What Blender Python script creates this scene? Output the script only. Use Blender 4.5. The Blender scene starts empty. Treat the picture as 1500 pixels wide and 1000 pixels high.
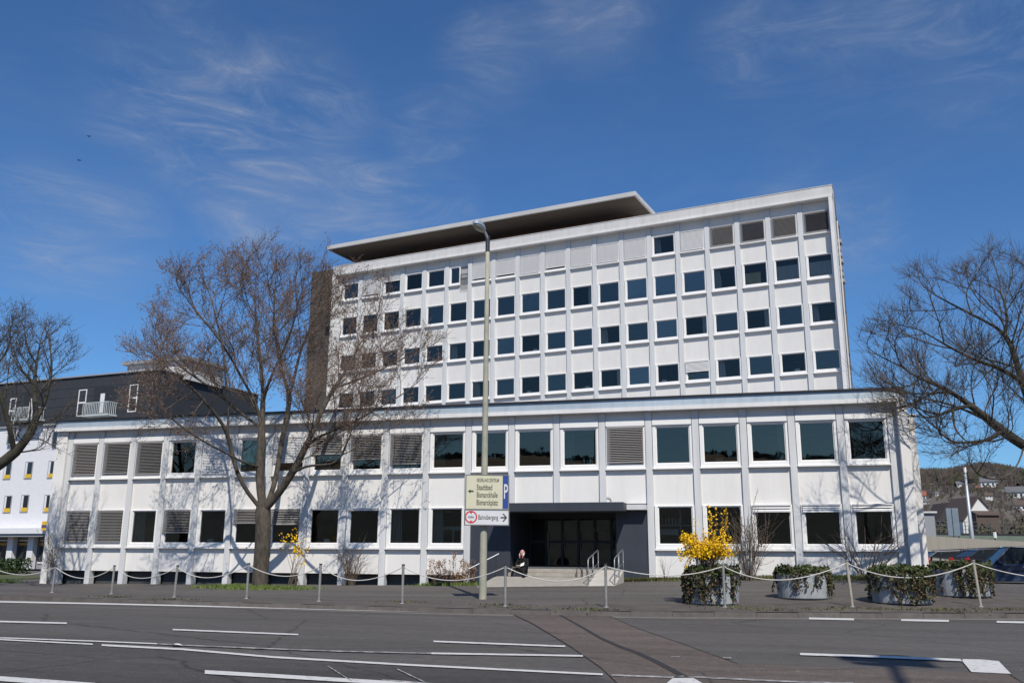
import bpy, math, random
import numpy as np
from mathutils import Vector, Matrix, kdtree
random.seed(7); rng = np.random.default_rng(7)
R = math.radians
scene = bpy.context.scene
col = scene.collection

# ------------------------------------------------------------------ camera
W_PX, H_PX, F_PX = 1500.0, 1000.0, 1322.97
YAW, PITCH, ROLL = -0.2712, 0.2327, 0.0063
HC = 1.45
CAM = np.array([32.3722, -36.1324, HC])
_F = np.array([math.sin(YAW)*math.cos(PITCH), math.cos(YAW)*math.cos(PITCH), math.sin(PITCH)])
_R = np.array([math.cos(YAW), -math.sin(YAW), 0.0]); _U = np.cross(_R, _F)
cr, sr = math.cos(ROLL), math.sin(ROLL)
AR, AU = cr*_R + sr*_U, -sr*_R + cr*_U
cd = bpy.data.cameras.new('camera'); cam = bpy.data.objects.new('camera', cd); col.objects.link(cam)
m = Matrix(((AR[0], AU[0], -_F[0], CAM[0]), (AR[1], AU[1], -_F[1], CAM[1]), (AR[2], AU[2], -_F[2], CAM[2]), (0, 0, 0, 1)))
cam.matrix_world = m
cd.sensor_width = 36; cd.lens = 36*F_PX/W_PX; cd.clip_start = 0.1; cd.clip_end = 6000
scene.camera = cam
def ray(px, py): return _F + AR*(px-750)/F_PX - AU*(py-500)/F_PX
FH = np.array([math.sin(YAW), math.cos(YAW), 0.0])
def at(px, py, depth):                                         # depth = level distance ahead of the camera
    r = ray(px, py); return CAM + r*depth/(r@FH)
def hd(P): return float((np.array(P)-CAM)@FH)
def onY(px, py, Y):
    r = ray(px, py); return CAM + r*(Y-CAM[1])/r[1]
def onZ(px, py, Z):
    r = ray(px, py); return CAM + r*(Z-CAM[2])/r[2]
def topix(P):
    q = np.array(P)-CAM; z = q@_F; return 750+F_PX*(q@AR)/z, 500-F_PX*(q@AU)/z, z

# ------------------------------------------------------------------ ground shape
KERB_PX = [(-400, 864), (0, 873.5), (200, 879), (400, 885), (700, 893), (940, 897), (1200, 898.5), (1490, 899.5), (1900, 901)]
KERB = [onZ(x, y, 0.10) for x, y in KERB_PX]
KX = np.array([k[0] for k in KERB]); KY = np.array([k[1] for k in KERB])
def kerb_y(X): return float(np.interp(X, KX, KY, left=None, right=None)) if KX[0] < X < KX[-1] else (float(KY[0]+(X-KX[0])*(KY[1]-KY[0])/(KX[1]-KX[0])) if X <= KX[0] else float(KY[-1]+(X-KX[-1])*(KY[-1]-KY[-2])/(KX[-1]-KX[-2])))
def zbase(X): return float(np.interp(X, [-40, 0, 2, 18.6, 28, 36, 41], [.02, .06, .08, .24, .53, .78, .62]))
def zp(X, Y):
    ky = kerb_y(X)
    t = min(1, max(0, (Y-ky)/max(0.5, (-0.5-ky))))
    z=.12 + (zbase(X)-.12)*t
    if X>37.5: z-=min(.22,max(0,(Y+1)*.04))*min(1,(X-37.5)/1.5)
    return z
def gnd(px, py):
    z = .2
    for _ in range(25):
        P = onZ(px, py, z); z = .6*z+.4*zp(P[0], P[1])
    return onZ(px, py, z)

# ------------------------------------------------------------------ mesh helper
class MB:
    def __init__(s): s.v = []; s.f = []; s.m = []; s.M = None; s.mi = 0
    def add(s, vs, fs):
        b = len(s.v)
        if s.M is not None: vs = [tuple(s.M @ Vector(v)) for v in vs]
        s.v.extend([tuple(float(c) for c in v) for v in vs]); s.f.extend([tuple(b+i for i in f) for f in fs]); s.m.extend([s.mi]*len(fs)); return s
    def box(s, x0, x1, y0, y1, z0, z1):
        return s.add([(x0,y0,z0),(x1,y0,z0),(x1,y1,z0),(x0,y1,z0),(x0,y0,z1),(x1,y0,z1),(x1,y1,z1),(x0,y1,z1)],
                     [(0,3,2,1),(4,5,6,7),(0,1,5,4),(1,2,6,5),(2,3,7,6),(3,0,4,7)])
    def bbox(s, x0, x1, y0, y1, z0, z1, b=.01):   # box with chamfered edges
        xs=(x0,x0+b,x1-b,x1); ys=(y0,y0+b,y1-b,y1); zs=(z0,z0+b,z1-b,z1)
        v=[];f=[]
        def q(a): 
            k=len(v); v.extend(a); f.append(tuple(range(k,k+len(a))))
        X0,X1,X2,X3=xs;Y0,Y1,Y2,Y3=ys;Z0,Z1,Z2,Z3=zs
        import itertools
        pts={}
        for i in (0,1):
            for j in (0,1):
                for k in (0,1):
                    xa=(X0,X3)[i];xb=(X1,X2)[i];ya=(Y0,Y3)[j];yb=(Y1,Y2)[j];za=(Z0,Z3)[k];zb=(Z1,Z2)[k]
                    pts[i,j,k]=((xa,yb,zb),(xb,ya,zb),(xb,yb,za))
        def P(i,j,k,a): return pts[i,j,k][a]
        for i in (0,1):
            a=[P(i,0,0,0),P(i,1,0,0),P(i,1,1,0),P(i,0,1,0)]; q(a if i else a[::-1])
            a=[P(0,i,0,1),P(1,i,0,1),P(1,i,1,1),P(0,i,1,1)]; q(a[::-1] if i else a)
            a=[P(0,0,i,2),P(1,0,i,2),P(1,1,i,2),P(0,1,i,2)]; q(a if i else a[::-1])
        for i in (0,1):
            for j in (0,1):
                q([P(i,j,0,0),P(i,j,1,0),P(i,j,1,1),P(i,j,0,1)])
                q([P(i,0,j,0),P(i,1,j,0),P(i,1,j,2),P(i,0,j,2)])
                q([P(0,i,j,1),P(1,i,j,1),P(1,i,j,2),P(0,i,j,2)])
        for k_,t in pts.items(): q(list(t))
        return s.add(v,f)
    def quad(s, *p): return s.add(list(p), [tuple(range(len(p)))])
    def prism(s, poly, axis, a, b):   # polygon (2D) extruded along axis 'x','y','z' from a to b
        n=len(poly)
        def mk(p,t): return (t,p[0],p[1]) if axis=='x' else ((p[0],t,p[1]) if axis=='y' else (p[0],p[1],t))
        vs=[mk(p,a) for p in poly]+[mk(p,b) for p in poly]
        fs=[tuple(range(n)),tuple(range(2*n-1,n-1,-1))]+[(i,i+n,(i+1)%n+n,(i+1)%n) for i in range(n)]
        return s.add(vs,fs)
    def tube(s, path, radii, n=8, cap=True):
        path=[np.array(p,float) for p in path]
        if not hasattr(radii,'__len__'): radii=[radii]*len(path)
        vs=[];fs=[];u=None
        for i,p in enumerate(path):
            d=path[min(i+1,len(path)-1)]-path[max(i-1,0)]; d=d/(np.linalg.norm(d)+1e-9)
            if u is None:
                a=np.array([0,0,1.]) if abs(d[2])<.9 else np.array([1.,0,0]); u=np.cross(d,a)
            u=u-d*(u@d); u=u/(np.linalg.norm(u)+1e-9); w=np.cross(d,u)
            for k in range(n):
                t=2*math.pi*k/n; vs.append(p+radii[i]*(math.cos(t)*u+math.sin(t)*w))
        for i in range(len(path)-1):
            for k in range(n):
                a=i*n+k;b=i*n+(k+1)%n; fs.append((a,b,b+n,a+n))
        if cap: fs.append(tuple(range(n-1,-1,-1))); fs.append(tuple(range(len(path)*n-n,len(path)*n)))
        return s.add(vs,fs)
    def lathe(s, prof, n=24, c=(0,0,0)):
        vs=[];fs=[]
        for r,z in prof:
            for k in range(n):
                t=2*math.pi*k/n; vs.append((c[0]+r*math.cos(t),c[1]+r*math.sin(t),c[2]+z))
        for i in range(len(prof)-1):
            for k in range(n):
                a=i*n+k;b=i*n+(k+1)%n; fs.append((a,b,b+n,a+n))
        fs.append(tuple(range(n-1,-1,-1))); fs.append(tuple(range(len(prof)*n-n,len(prof)*n)))
        return s.add(vs,fs)
    def build(s, name, mats, parent=None, smooth=False, loc=None, rz=0):
        me=bpy.data.meshes.new(name); me.from_pydata(s.v,[],s.f)
        if not isinstance(mats,(list,tuple)): mats=[mats]
        for q in mats: me.materials.append(q)
        if len(mats)>1: me.polygons.foreach_set('material_index', s.m)
        if smooth: me.polygons.foreach_set('use_smooth',[True]*len(s.f))
        me.update()
        o=bpy.data.objects.new(name,me); col.objects.link(o)
        if parent: o.parent=parent
        if loc is not None: o.location=loc
        if rz: o.rotation_euler=(0,0,rz)
        return o
def tag(o,label=None,cat=None,group=None,kind=None):
    if label: o['label']=label
    if cat: o['category']=cat
    if group: o['group']=group
    if kind: o['kind']=kind
    return o
def thing(name,label,cat,loc=(0,0,0),rz=0,group=None):
    o=bpy.data.objects.new(name,None); col.objects.link(o); o.location=loc; o.rotation_euler=(0,0,rz)
    return tag(o,label,cat,group)
def copy_tree(o,parent=None):
    c=o.copy(); col.objects.link(c)
    if parent: c.parent=parent
    for ch in list(o.children): copy_tree(ch,c)
    return c

# ------------------------------------------------------------------ materials
def mat(name, c, rough=.8, metal=0, spec=.5, noise=0, nscale=3, c2=None, bump=0, bscale=40, detail=6, stretch=None, lo=.35, hi=.65):
    M=bpy.data.materials.new(name); M.use_nodes=True; nt=M.node_tree; b=nt.nodes['Principled BSDF']
    b.inputs['Base Color'].default_value=(*c,1); b.inputs['Roughness'].default_value=rough; b.inputs['Metallic'].default_value=metal
    b.inputs['Specular IOR Level'].default_value=spec
    tc=nt.nodes.new('ShaderNodeTexCoord'); mp=nt.nodes.new('ShaderNodeMapping'); nt.links.new(tc.outputs['Object'],mp.inputs[0])
    if stretch: mp.inputs['Scale'].default_value=stretch
    if noise or c2:
        n=nt.nodes.new('ShaderNodeTexNoise'); n.inputs['Scale'].default_value=nscale; n.inputs['Detail'].default_value=detail; n.inputs['Roughness'].default_value=.65
        nt.links.new(mp.outputs[0],n.inputs['Vector'])
        r=nt.nodes.new('ShaderNodeValToRGB'); nt.links.new(n.outputs['Fac'],r.inputs[0])
        if c2 is None: c2=tuple(max(0,x*(1-noise)) for x in c)
        r.color_ramp.elements[0].color=(*c2,1); r.color_ramp.elements[1].color=(*c,1); r.color_ramp.elements[0].position=lo; r.color_ramp.elements[1].position=hi
        nt.links.new(r.outputs[0],b.inputs['Base Color'])
    if bump:
        n2=nt.nodes.new('ShaderNodeTexNoise'); n2.inputs['Scale'].default_value=bscale; n2.inputs['Detail'].default_value=4; nt.links.new(mp.outputs[0],n2.inputs['Vector'])
        bp=nt.nodes.new('ShaderNodeBump'); bp.inputs['Strength'].default_value=bump; bp.inputs['Distance'].default_value=.02
        nt.links.new(n2.outputs['Fac'],bp.inputs['Height']); nt.links.new(bp.outputs[0],b.inputs['Normal'])
    return M
def streak(M,amt=.13,sx=.8,sz=.13):
    nt=M.node_tree; b=nt.nodes['Principled BSDF']; L=nt.links.new
    src=b.inputs['Base Color'].links[0].from_socket
    tc=nt.nodes.new('ShaderNodeTexCoord'); mp=nt.nodes.new('ShaderNodeMapping'); mp.inputs['Scale'].default_value=(sx,sx,sz); L(tc.outputs['Object'],mp.inputs[0])
    n=nt.nodes.new('ShaderNodeTexNoise'); n.inputs['Scale'].default_value=4; n.inputs['Detail'].default_value=7; n.inputs['Roughness'].default_value=.7; L(mp.outputs[0],n.inputs['Vector'])
    r=nt.nodes.new('ShaderNodeValToRGB'); r.color_ramp.elements[0].position=.32; r.color_ramp.elements[1].position=.56; r.color_ramp.elements[0].color=(1-amt,1-amt*1.05,1-amt*1.15,1); r.color_ramp.elements[1].color=(1,1,1,1); L(n.outputs['Fac'],r.inputs[0])
    m=nt.nodes.new('ShaderNodeMixRGB'); m.blend_type='MULTIPLY'; m.inputs[0].default_value=1; L(src,m.inputs[1]); L(r.outputs[0],m.inputs[2]); L(m.outputs[0],b.inputs['Base Color']); return M
def glassmat(name, tint=(.75,.8,.8), ior=1.6, rough=0.01, gcol=(.92,.80,.68,1)):
    M=bpy.data.materials.new(name); M.use_nodes=True; nt=M.node_tree; nt.nodes.clear()
    o=nt.nodes.new('ShaderNodeOutputMaterial'); t=nt.nodes.new('ShaderNodeBsdfTransparent'); g=nt.nodes.new('ShaderNodeBsdfGlossy')
    fr=nt.nodes.new('ShaderNodeFresnel'); fr.inputs['IOR'].default_value=ior; mx=nt.nodes.new('ShaderNodeMixShader')
    t.inputs[0].default_value=(*tint,1); g.inputs['Roughness'].default_value=rough; g.inputs['Color'].default_value=gcol
    n=nt.nodes.new('ShaderNodeTexNoise'); n.inputs['Scale'].default_value=.9; bp=nt.nodes.new('ShaderNodeBump'); bp.inputs['Strength'].default_value=.25; bp.inputs['Distance'].default_value=.01
    tc=nt.nodes.new('ShaderNodeTexCoord'); nt.links.new(tc.outputs['Object'],n.inputs['Vector']); nt.links.new(n.outputs['Fac'],bp.inputs['Height']); nt.links.new(bp.outputs[0],g.inputs['Normal'])
    nt.links.new(fr.outputs[0],mx.inputs[0]); nt.links.new(t.outputs[0],mx.inputs[1]); nt.links.new(g.outputs[0],mx.inputs[2]); nt.links.new(mx.outputs[0],o.inputs[0])
    return M
def leafmat(name,c,c2,scale=.8):
    M=mat(name,c,rough=.6,c2=c2,nscale=scale,spec=.25)
    return M
WHITE=mat('white_render',(.79,.765,.73),.85,noise=.03,nscale=1.2,bump=.08,bscale=60)
WHITE2=mat('tower_panel',(.75,.725,.69),.85,noise=.05,nscale=.9,bump=.05,bscale=60)
PILL=mat('pillar_paint',(.66,.665,.665),.75,noise=.12,nscale=2.2,stretch=(1,1,.15))
FRAMEW=mat('window_frame_white',(.84,.82,.79),.4,noise=.04,nscale=4)
FASC=mat('fascia_white',(.78,.76,.74),.8,noise=.1,nscale=1.5,stretch=(.3,1,1))
SOFF=mat('soffit_grey',(.42,.42,.43),.9,noise=.1,nscale=2)
ZINC=mat('zinc_sheet',(.46,.53,.58),.45,metal=.25,noise=.18,nscale=.6,stretch=(.4,1,2))
CONC=mat('concrete',(.36,.35,.33),.9,noise=.25,nscale=2,bump=.3,bscale=30)
PARAP=mat('parapet_concrete',(.66,.64,.62),.85,noise=.08,nscale=.7,stretch=(1,1,1))
DARKBLUE=mat('dark_blue_cladding',(.038,.045,.060),.55,noise=.12,nscale=1.5)
BASEM=mat('basement_dark',(.06,.065,.07),.8,noise=.3,nscale=2)
SLAT=mat('blind_slat',(.46,.43,.41),.5,metal=.2,noise=.12,nscale=.8)
SLATW=mat('blind_slat_white',(.70,.69,.68),.6,noise=.06,nscale=1)
SLATD=mat('blind_slat_dark',(.48,.45,.43),.6,noise=.1,nscale=1)
GLASS=glassmat('window_glass',(.66,.72,.69),1.85,gcol=(1,.82,.66,1))
GLASST=glassmat('tower_glass',(.62,.66,.66),2.0); GLASSC=glassmat('clear_glass',(.93,.95,.95),1.5); GLASSG=glassmat('ground_floor_glass',(.72,.76,.74),1.55,gcol=(.85,.9,.9,1)); GLASST2=glassmat('tower_glass_dull',(.55,.58,.6),1.75,.03); GLASST3=glassmat('tower_glass_bright',(.7,.73,.74),2.35,.02)
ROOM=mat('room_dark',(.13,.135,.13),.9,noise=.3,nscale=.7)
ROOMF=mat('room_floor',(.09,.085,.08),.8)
CURT=mat('curtain_fabric',(.72,.62,.34),.9,noise=.3,nscale=6,stretch=(5,1,.1))
CURTG=mat('curtain_grey',(.62,.61,.57),.9,noise=.3,nscale=6,stretch=(5,1,.1))
PAPER=mat('paper_white',(.75,.75,.72),.8,noise=.05)
BROWN=mat('brown_cladding',(.085,.072,.06),.8,noise=.25,nscale=2.5,stretch=(1,1,.4))
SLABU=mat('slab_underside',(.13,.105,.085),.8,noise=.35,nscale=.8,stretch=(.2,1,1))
ROOFT=mat('roof_gravel',(.3,.29,.28),.9,noise=.2,nscale=6)
BLACK=mat('black_edge',(.03,.03,.032),.5,noise=.1)
for q_,a_ in ((WHITE,.055),(WHITE2,.05),(PILL,.09),(PARAP,.12),(FASC,.10),(ZINC,.15),(DARKBLUE,.15)): streak(q_,a_)

def asphalt(name, base, dark, speck=1.0, patch=.35):
    M=bpy.data.materials.new(name); M.use_nodes=True; nt=M.node_tree; b=nt.nodes['Principled BSDF']; L=nt.links.new
    tc=nt.nodes.new('ShaderNodeTexCoord')
    def noise(sc,det=6,st=None):
        n=nt.nodes.new('ShaderNodeTexNoise'); n.inputs['Scale'].default_value=sc; n.inputs['Detail'].default_value=det; n.inputs['Roughness'].default_value=.6
        if st:
            mp=nt.nodes.new('ShaderNodeMapping'); mp.inputs['Scale'].default_value=st; L(tc.outputs['Object'],mp.inputs[0]); L(mp.outputs[0],n.inputs['Vector'])
        else: L(tc.outputs['Object'],n.inputs['Vector'])
        return n
    big=noise(.35,5,(.25,1,1)); fine=noise(38,4); mid=noise(5,5)
    r=nt.nodes.new('ShaderNodeValToRGB'); r.color_ramp.elements[0].color=(*dark,1); r.color_ramp.elements[1].color=(*base,1); r.color_ramp.elements[0].position=.5-patch*.5; r.color_ramp.elements[1].position=.5+patch*.4
    L(big.outputs['Fac'],r.inputs[0])
    m1=nt.nodes.new('ShaderNodeMixRGB'); m1.blend_type='MULTIPLY'; m1.inputs[0].default_value=1
    r2=nt.nodes.new('ShaderNodeValToRGB'); r2.color_ramp.elements[0].position=.3; r2.color_ramp.elements[1].position=.72
    r2.color_ramp.elements[0].color=(1-.5*speck if speck<1.1 else .45,)*3+(1,); r2.color_ramp.elements[1].color=(1+.0,)*3+(1,)
    L(fine.outputs['Fac'],r2.inputs[0]); L(r.outputs[0],m1.inputs[1]); L(r2.outputs[0],m1.inputs[2])
    m2=nt.nodes.new('ShaderNodeMixRGB'); m2.blend_type='MULTIPLY'; m2.inputs[0].default_value=1
    r3=nt.nodes.new('ShaderNodeValToRGB'); r3.color_ramp.elements[0].position=.3; r3.color_ramp.elements[1].position=.6; r3.color_ramp.elements[0].color=(.76,.76,.755,1)
    L(mid.outputs['Fac'],r3.inputs[0]); L(m1.outputs[0],m2.inputs[1]); L(r3.outputs[0],m2.inputs[2]); L(m2.outputs[0],b.inputs['Base Color'])
    sp=noise(16,2); r4=nt.nodes.new('ShaderNodeValToRGB'); r4.color_ramp.elements[0].position=.70; r4.color_ramp.elements[1].position=.74; r4.color_ramp.elements[0].color=(0,0,0,1); L(sp.outputs['Fac'],r4.inputs[0])
    m3=nt.nodes.new('ShaderNodeMixRGB'); L(r4.outputs[0],m3.inputs[0]); L(m2.outputs[0],m3.inputs[1]); m3.inputs[2].default_value=(*(min(1,c*2.2) for c in base),1)
    vo=nt.nodes.new('ShaderNodeTexVoronoi'); vo.feature='DISTANCE_TO_EDGE'; vo.inputs['Scale'].default_value=.23; dn=noise(1.3,6); mxv=nt.nodes.new('ShaderNodeMixRGB'); mxv.inputs[0].default_value=.25; L(tc.outputs['Object'],mxv.inputs[1]); L(dn.outputs['Color'],mxv.inputs[2]); L(mxv.outputs[0],vo.inputs['Vector'])
    r5=nt.nodes.new('ShaderNodeValToRGB'); r5.color_ramp.elements[0].position=.0; r5.color_ramp.elements[1].position=.006; r5.color_ramp.elements[0].color=(.5,.49,.48,1); L(vo.outputs['Distance'],r5.inputs[0])
    wt=noise(1.0,4,(.12,1.3,1)); r6=nt.nodes.new('ShaderNodeValToRGB'); r6.color_ramp.elements[0].position=.36; r6.color_ramp.elements[1].position=.6; r6.color_ramp.elements[0].color=(.80,.79,.79,1); L(wt.outputs['Fac'],r6.inputs[0])
    m4=nt.nodes.new('ShaderNodeMixRGB'); m4.blend_type='MULTIPLY'; m4.inputs[0].default_value=1; L(m3.outputs[0],m4.inputs[1]); L(r5.outputs[0],m4.inputs[2])
    m5=nt.nodes.new('ShaderNodeMixRGB'); m5.blend_type='MULTIPLY'; m5.inputs[0].default_value=1; L(m4.outputs[0],m5.inputs[1]); L(r6.outputs[0],m5.inputs[2]); L(m5.outputs[0],b.inputs['Base Color'])
    b.inputs['Roughness'].default_value=.85; b.inputs['Specular IOR Level'].default_value=.3
    bp=nt.nodes.new('ShaderNodeBump'); bp.inputs['Strength'].default_value=.35; bp.inputs['Distance'].default_value=.01; L(fine.outputs['Fac'],bp.inputs['Height']); L(bp.outputs[0],b.inputs['Normal'])
    return M
ROAD=asphalt('road_asphalt',(.172,.156,.141),(.136,.124,.112))
ROADD=asphalt('road_asphalt_dark',(.128,.116,.108),(.088,.080,.075))
ROADB=asphalt('road_brown_patch',(.222,.176,.150),(.160,.127,.107),1.2)
PAVE=asphalt('pavement_asphalt',(.185,.168,.152),(.135,.120,.107),.9,.5)
VERGE=mat('verge_dirt',(.115,.098,.085),.95,c2=(.072,.060,.050),nscale=1.6,detail=10,bump=.6,bscale=18)
DIRT=mat('dirt_verge',(.10,.085,.068),.95,noise=.4,nscale=6,bump=.5,bscale=20)
GUTT=mat('gutter_dust',(.19,.17,.15),.9,noise=.25,nscale=3,bump=.3)
KERBM=mat('kerb_stone',(.13,.115,.103),.9,noise=.35,nscale=2.5,bump=.4,bscale=25)
PLAZA=mat('plaza_stone',(.40,.365,.32),.85,noise=.22,nscale=4,bump=.3,bscale=25)
GRASS=mat('grass_base',(.10,.12,.04),.95,noise=.5,nscale=5,bump=.6,bscale=40)
PAINT=mat('road_paint',(.62,.60,.57),.7,c2=(.22,.21,.20),nscale=9,lo=.28,hi=.45)
PAINTW=mat('road_paint_worn',(.48,.46,.44),.8,c2=(.17,.16,.155),nscale=7,lo=.42,hi=.62)
TAR=mat('tar_groove',(.035,.03,.028),.9,noise=.4,nscale=14,bump=.5)

# ------------------------------------------------------------------ setting: ground, road, pavement
g=MB(); 
N=28; xs=[-3000,-1200,-500,-200]+list(np.linspace(-100,140,25))+[220,500,1200,3000]; ys=[-3000,-1200,-400,-150,-80,-50,-30,-10,0,20,60,120,300,700,1500,3000]
vs=[(x,y,-.16) for y in ys for x in xs]; nx=len(xs)
g.add(vs,[(j*nx+i,j*nx+i+1,(j+1)*nx+i+1,(j+1)*nx+i) for j in range(len(ys)-1) for i in range(nx-1)])
tag(g.build('ground',mat('ground_soil',(.11,.095,.07),.95,noise=.4,nscale=.05)),kind='structure')

def strip(name,xs,yf0,yf1,zf,mats,ny=1):
    b=MB(); vs=[]; 
    for x in xs:
        a,c=yf0(x),yf1(x)
        for k in range(ny+1):
            y=a+(c-a)*k/ny; vs.append((x,y,zf(x,y)))
    n=ny+1
    b.add(vs,[(i*n+k,(i+1)*n+k,(i+1)*n+k+1,i*n+k+1) for i in range(len(xs)-1) for k in range(ny)])
    return tag(b.build(name,mats),kind='structure')
XS=list(np.linspace(-120,110,116))
strip('road',XS,lambda x:-62,lambda x:kerb_y(x)+.02,lambda x,y:0,ROAD,3)
strip('gutter',XS,lambda x:kerb_y(x)-.55,lambda x:kerb_y(x)+.01,lambda x,y:.004,GUTT)
# kerb stones: a real step
kb=MB(); x=-60.0
while x<75:
    L=1.0; a=(x+.004,kerb_y(x)); c=(x+L-.004,kerb_y(x+L)); h=.12+.006*math.sin(x*3.1)
    kb.add([(a[0],a[1],-.02),(c[0],c[1],-.02),(c[0],c[1]+.16,-.02),(a[0],a[1]+.16,-.02),
            (a[0],a[1]+.02,h),(c[0],c[1]+.02,h),(c[0],c[1]+.16,h),(a[0],a[1]+.16,h)],[(4,5,6,7),(0,1,5,4),(1,2,6,5),(3,0,4,7),(2,3,7,6)])
    x+=L
tag(kb.build('kerb',KERBM),kind='structure')
strip('pavement',XS,lambda x:kerb_y(x)+.15,lambda x:24 if x>38.5 else (24 if x<-1.2 else .9),lambda x,y:zp(x,y),PAVE,24)
strip('verge',list(np.linspace(-120,110,461)),lambda x:kerb_y(x)+.16,lambda x:kerb_y(x)+np.interp(x,[0,20,30,42],[.8,1.2,2.2,4.2])+.25*math.sin(x*.9)+.15*math.sin(x*2.3)+.1*math.sin(x*6.1),lambda x,y:zp(x,y)+.004,VERGE,10)
strip('far_pavement',XS,lambda x:-64,lambda x:-62.0,lambda x,y:.1,PAVE)

def poly_px(b,pts,z):
    b.add([onZ(x,y,z) for x,y in pts],[tuple(range(len(pts)))])
def line_px(b,pts,wpx,z=.012):
    # a painted line with width in pixels at the photo scale, laid on the road
    for (x0,y0),(x1,y1) in zip(pts[:-1],pts[1:]):
        h=wpx/2; poly_px(b,[(x0,y0+h),(x1,y1+h),(x1,y1-h),(x0,y0-h)],z)
b=MB(); poly_px(b,[(-60,944),(133,941),(400,962),(600,973),(850,984),(905,1000),(1000,1100),(-400,1100)],.004); tag(b.build('road_lane',ROADD),kind='structure')
b=MB()
L1=[(748,897),(780,912),(835,945),(880,976),(905,1000),(960,1060),(1000,1110)]
poly_px(b,L1+[(1750,1110),(1500,1002),(1478,986),(1420,984),(1300,979),(1150,974),(1080,971),(1000,942),(935,920),(885,898)],.008)
tag(b.build('road_patch',ROADB),kind='structure')
b=MB()
gr=[(816,897.5),(835,908),(858,921),(880,934),(905,945),(930,954),(957,966),(980,978),(1000,989),(1022,1003),(1060,1035)]
for i,((x0,y0),(x1,y1)) in enumerate(zip(gr[:-1],gr[1:])):
    w0=1.2+i*.35; w1=1.2+(i+1)*.35; poly_px(b,[(x0-w0,y0+w0*.35),(x1-w1,y1+w1*.35),(x1+w1,y1-w1*.35),(x0+w0,y0-w0*.35)],.012)
line_px(b,[(748,897.3),(780,912.3),(835,945.3),(880,976.3),(905,1000)],1.0,.012)
line_px(b,[(885,898),(935,920),(1000,942),(1080,971)],.7,.012)
line_px(b,[(1478,986),(1500,1000)],1.6,.013)
tag(b.build('road_joint',TAR),kind='structure')
b=MB()
line_px(b,[(-40,880),(130,883.2),(400,889.5),(540,893),(665,896)],2.0,.016)
line_px(b,[(-40,908.5),(98,912)],2.2,.016); line_px(b,[(253,921.3),(437,928.6)],2.0,.016); line_px(b,[(635,938.5),(700,941),(828,945.8)],2.2,.016)
line_px(b,[(-40,932),(0,933.3),(133,938),(230,942)],1.6,.016); line_px(b,[(-40,934),(0,935.8),(136,942.7)],1.8,.016)
line_px(b,[(149,944),(267,950),(400,961.5),(600,973),(800,982.8),(883,986.8)],2.6,.016)
line_px(b,[(632,956),(792,958.6),(854,959.8)],2.4,.016)
line_px(b,[(300,983.3),(400,989),(560,998.5),(640,1003)],5.5,.016)
line_px(b,[(-60,986),(0,993),(140,1003)],7,.016)
line_px(b,[(1185,905),(1251,906.4)],2.8,.016); line_px(b,[(1320,907.4),(1390,908.7)],2.8,.016); line_px(b,[(1460,910),(1560,912)],2.8,.016)
line_px(b,[(1172,957),(1290,961),(1410,966)],3.2,.016)
poly_px(b,[(1423,983.3),(1481,986),(1463,967.5),(1438,965),(1407,964.4)],.016)
poly_px(b,[(975,1001),(1031,1001),(1014,991),(1000,989),(988,990)],.016)
tag(b.build('road_marking',PAINT),kind='structure')
b=MB()
line_px(b,[(230,942),(267,944),(400,949.5),(500,953),(632,956)],1.4,.016)
line_px(b,[(896,987.6),(980,991),(1019,990.7),(1150,997),(1250,1000)],2.2,.016)
line_px(b,[(480,974.5),(515,996.5)],1.5,.0165); line_px(b,[(582,979),(622,998)],1.5,.0165); line_px(b,[(560,995),(612,998.5)],2,.017)
line_px(b,[(983,961),(996,961.2)],1.6,.016); line_px(b,[(1059,962.3),(1071,962.6)],1.8,.016)
tag(b.build('road_marking_worn',PAINTW),kind='structure')

# ------------------------------------------------------------------ the low wing
Z0=HC
tops=[(103,642),(145.4,641),(193,641),(240,640),(290,637),(340,637),(393,634),(448,630),(504,628),(562,626),(620,624),(682,623),(744.4,620),(810.4,618),(877,616),(945,616),(1013,612),(1083,608),(1153.5,605),(1224,602),(1296,600)]
bots={1:(122,854),2:(171,854),3:(221,854),4:(272,855),5:(325,856),7:(436,856),8:(494,857),9:(553,856),10:(615.6,854),15:(951.6,850),19:(1240,843)}
w=1.85
PX=[]
for i,(x,y) in enumerate(tops):
    a=onY(x,y,0)[0]
    if i in bots: a=.5*a+.5*onY(*bots[i],0)[0]
    PX.append(a)
dev=[p-i*w for i,p in enumerate(PX)]
sm=[np.mean([dev[k] for k in range(max(0,i-2),min(21,i+3))]) for i in range(21)]
PX=[i*w+(.5*sm[i]+.5*dev[i]) for i in range(21)]
PWD=.26
z_par,z_ft,z_fb=6.19+Z0,5.83+Z0,5.67+Z0
U_T,U_S=5.046+Z0,3.351+Z0
L_T,L_S=1.937+Z0,.224+Z0
LW=thing('office_building','long low two-storey white office wing with square windows and blue-grey roof edge, facing the road','office building',(18,0,0))
LW_inv=Vector((-18,0,0))
def lw(b,name,mats,parent=LW,**k):
    b.v=[(v[0]-18,v[1],v[2]) for v in b.v]
    return b.build(name,mats,parent,**k)
XL,XR=PX[0],PX[20]+PWD
ENT=(11,15)
pz=0.67   # underside of white panels, on the left the ground is lower
for i in range(20):
    wall=MB()
    x0,x1=PX[i]+PWD-.02,PX[i+1]+.02
    ent=ENT[0]<=i<ENT[1]
    if not ent:
        zb=max(pz,min(zbase(x0),zbase(x1))-.15) if zbase(x0)<.62 else zbase(x0)-.2
        wall.box(x0,x1,.12,.34,zb,L_S); lw(wall,'wall_panel',WHITE)
    wall=MB(); wall.box(x0,x1,.12,.34,L_T if not ent else L_T+.02,U_S); lw(wall,'wall_panel',WHITE)
    wall=MB(); wall.box(x0,x1,.12,.34,U_T+.02,z_par-.1); lw(wall,'wall_panel',WHITE)
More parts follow.
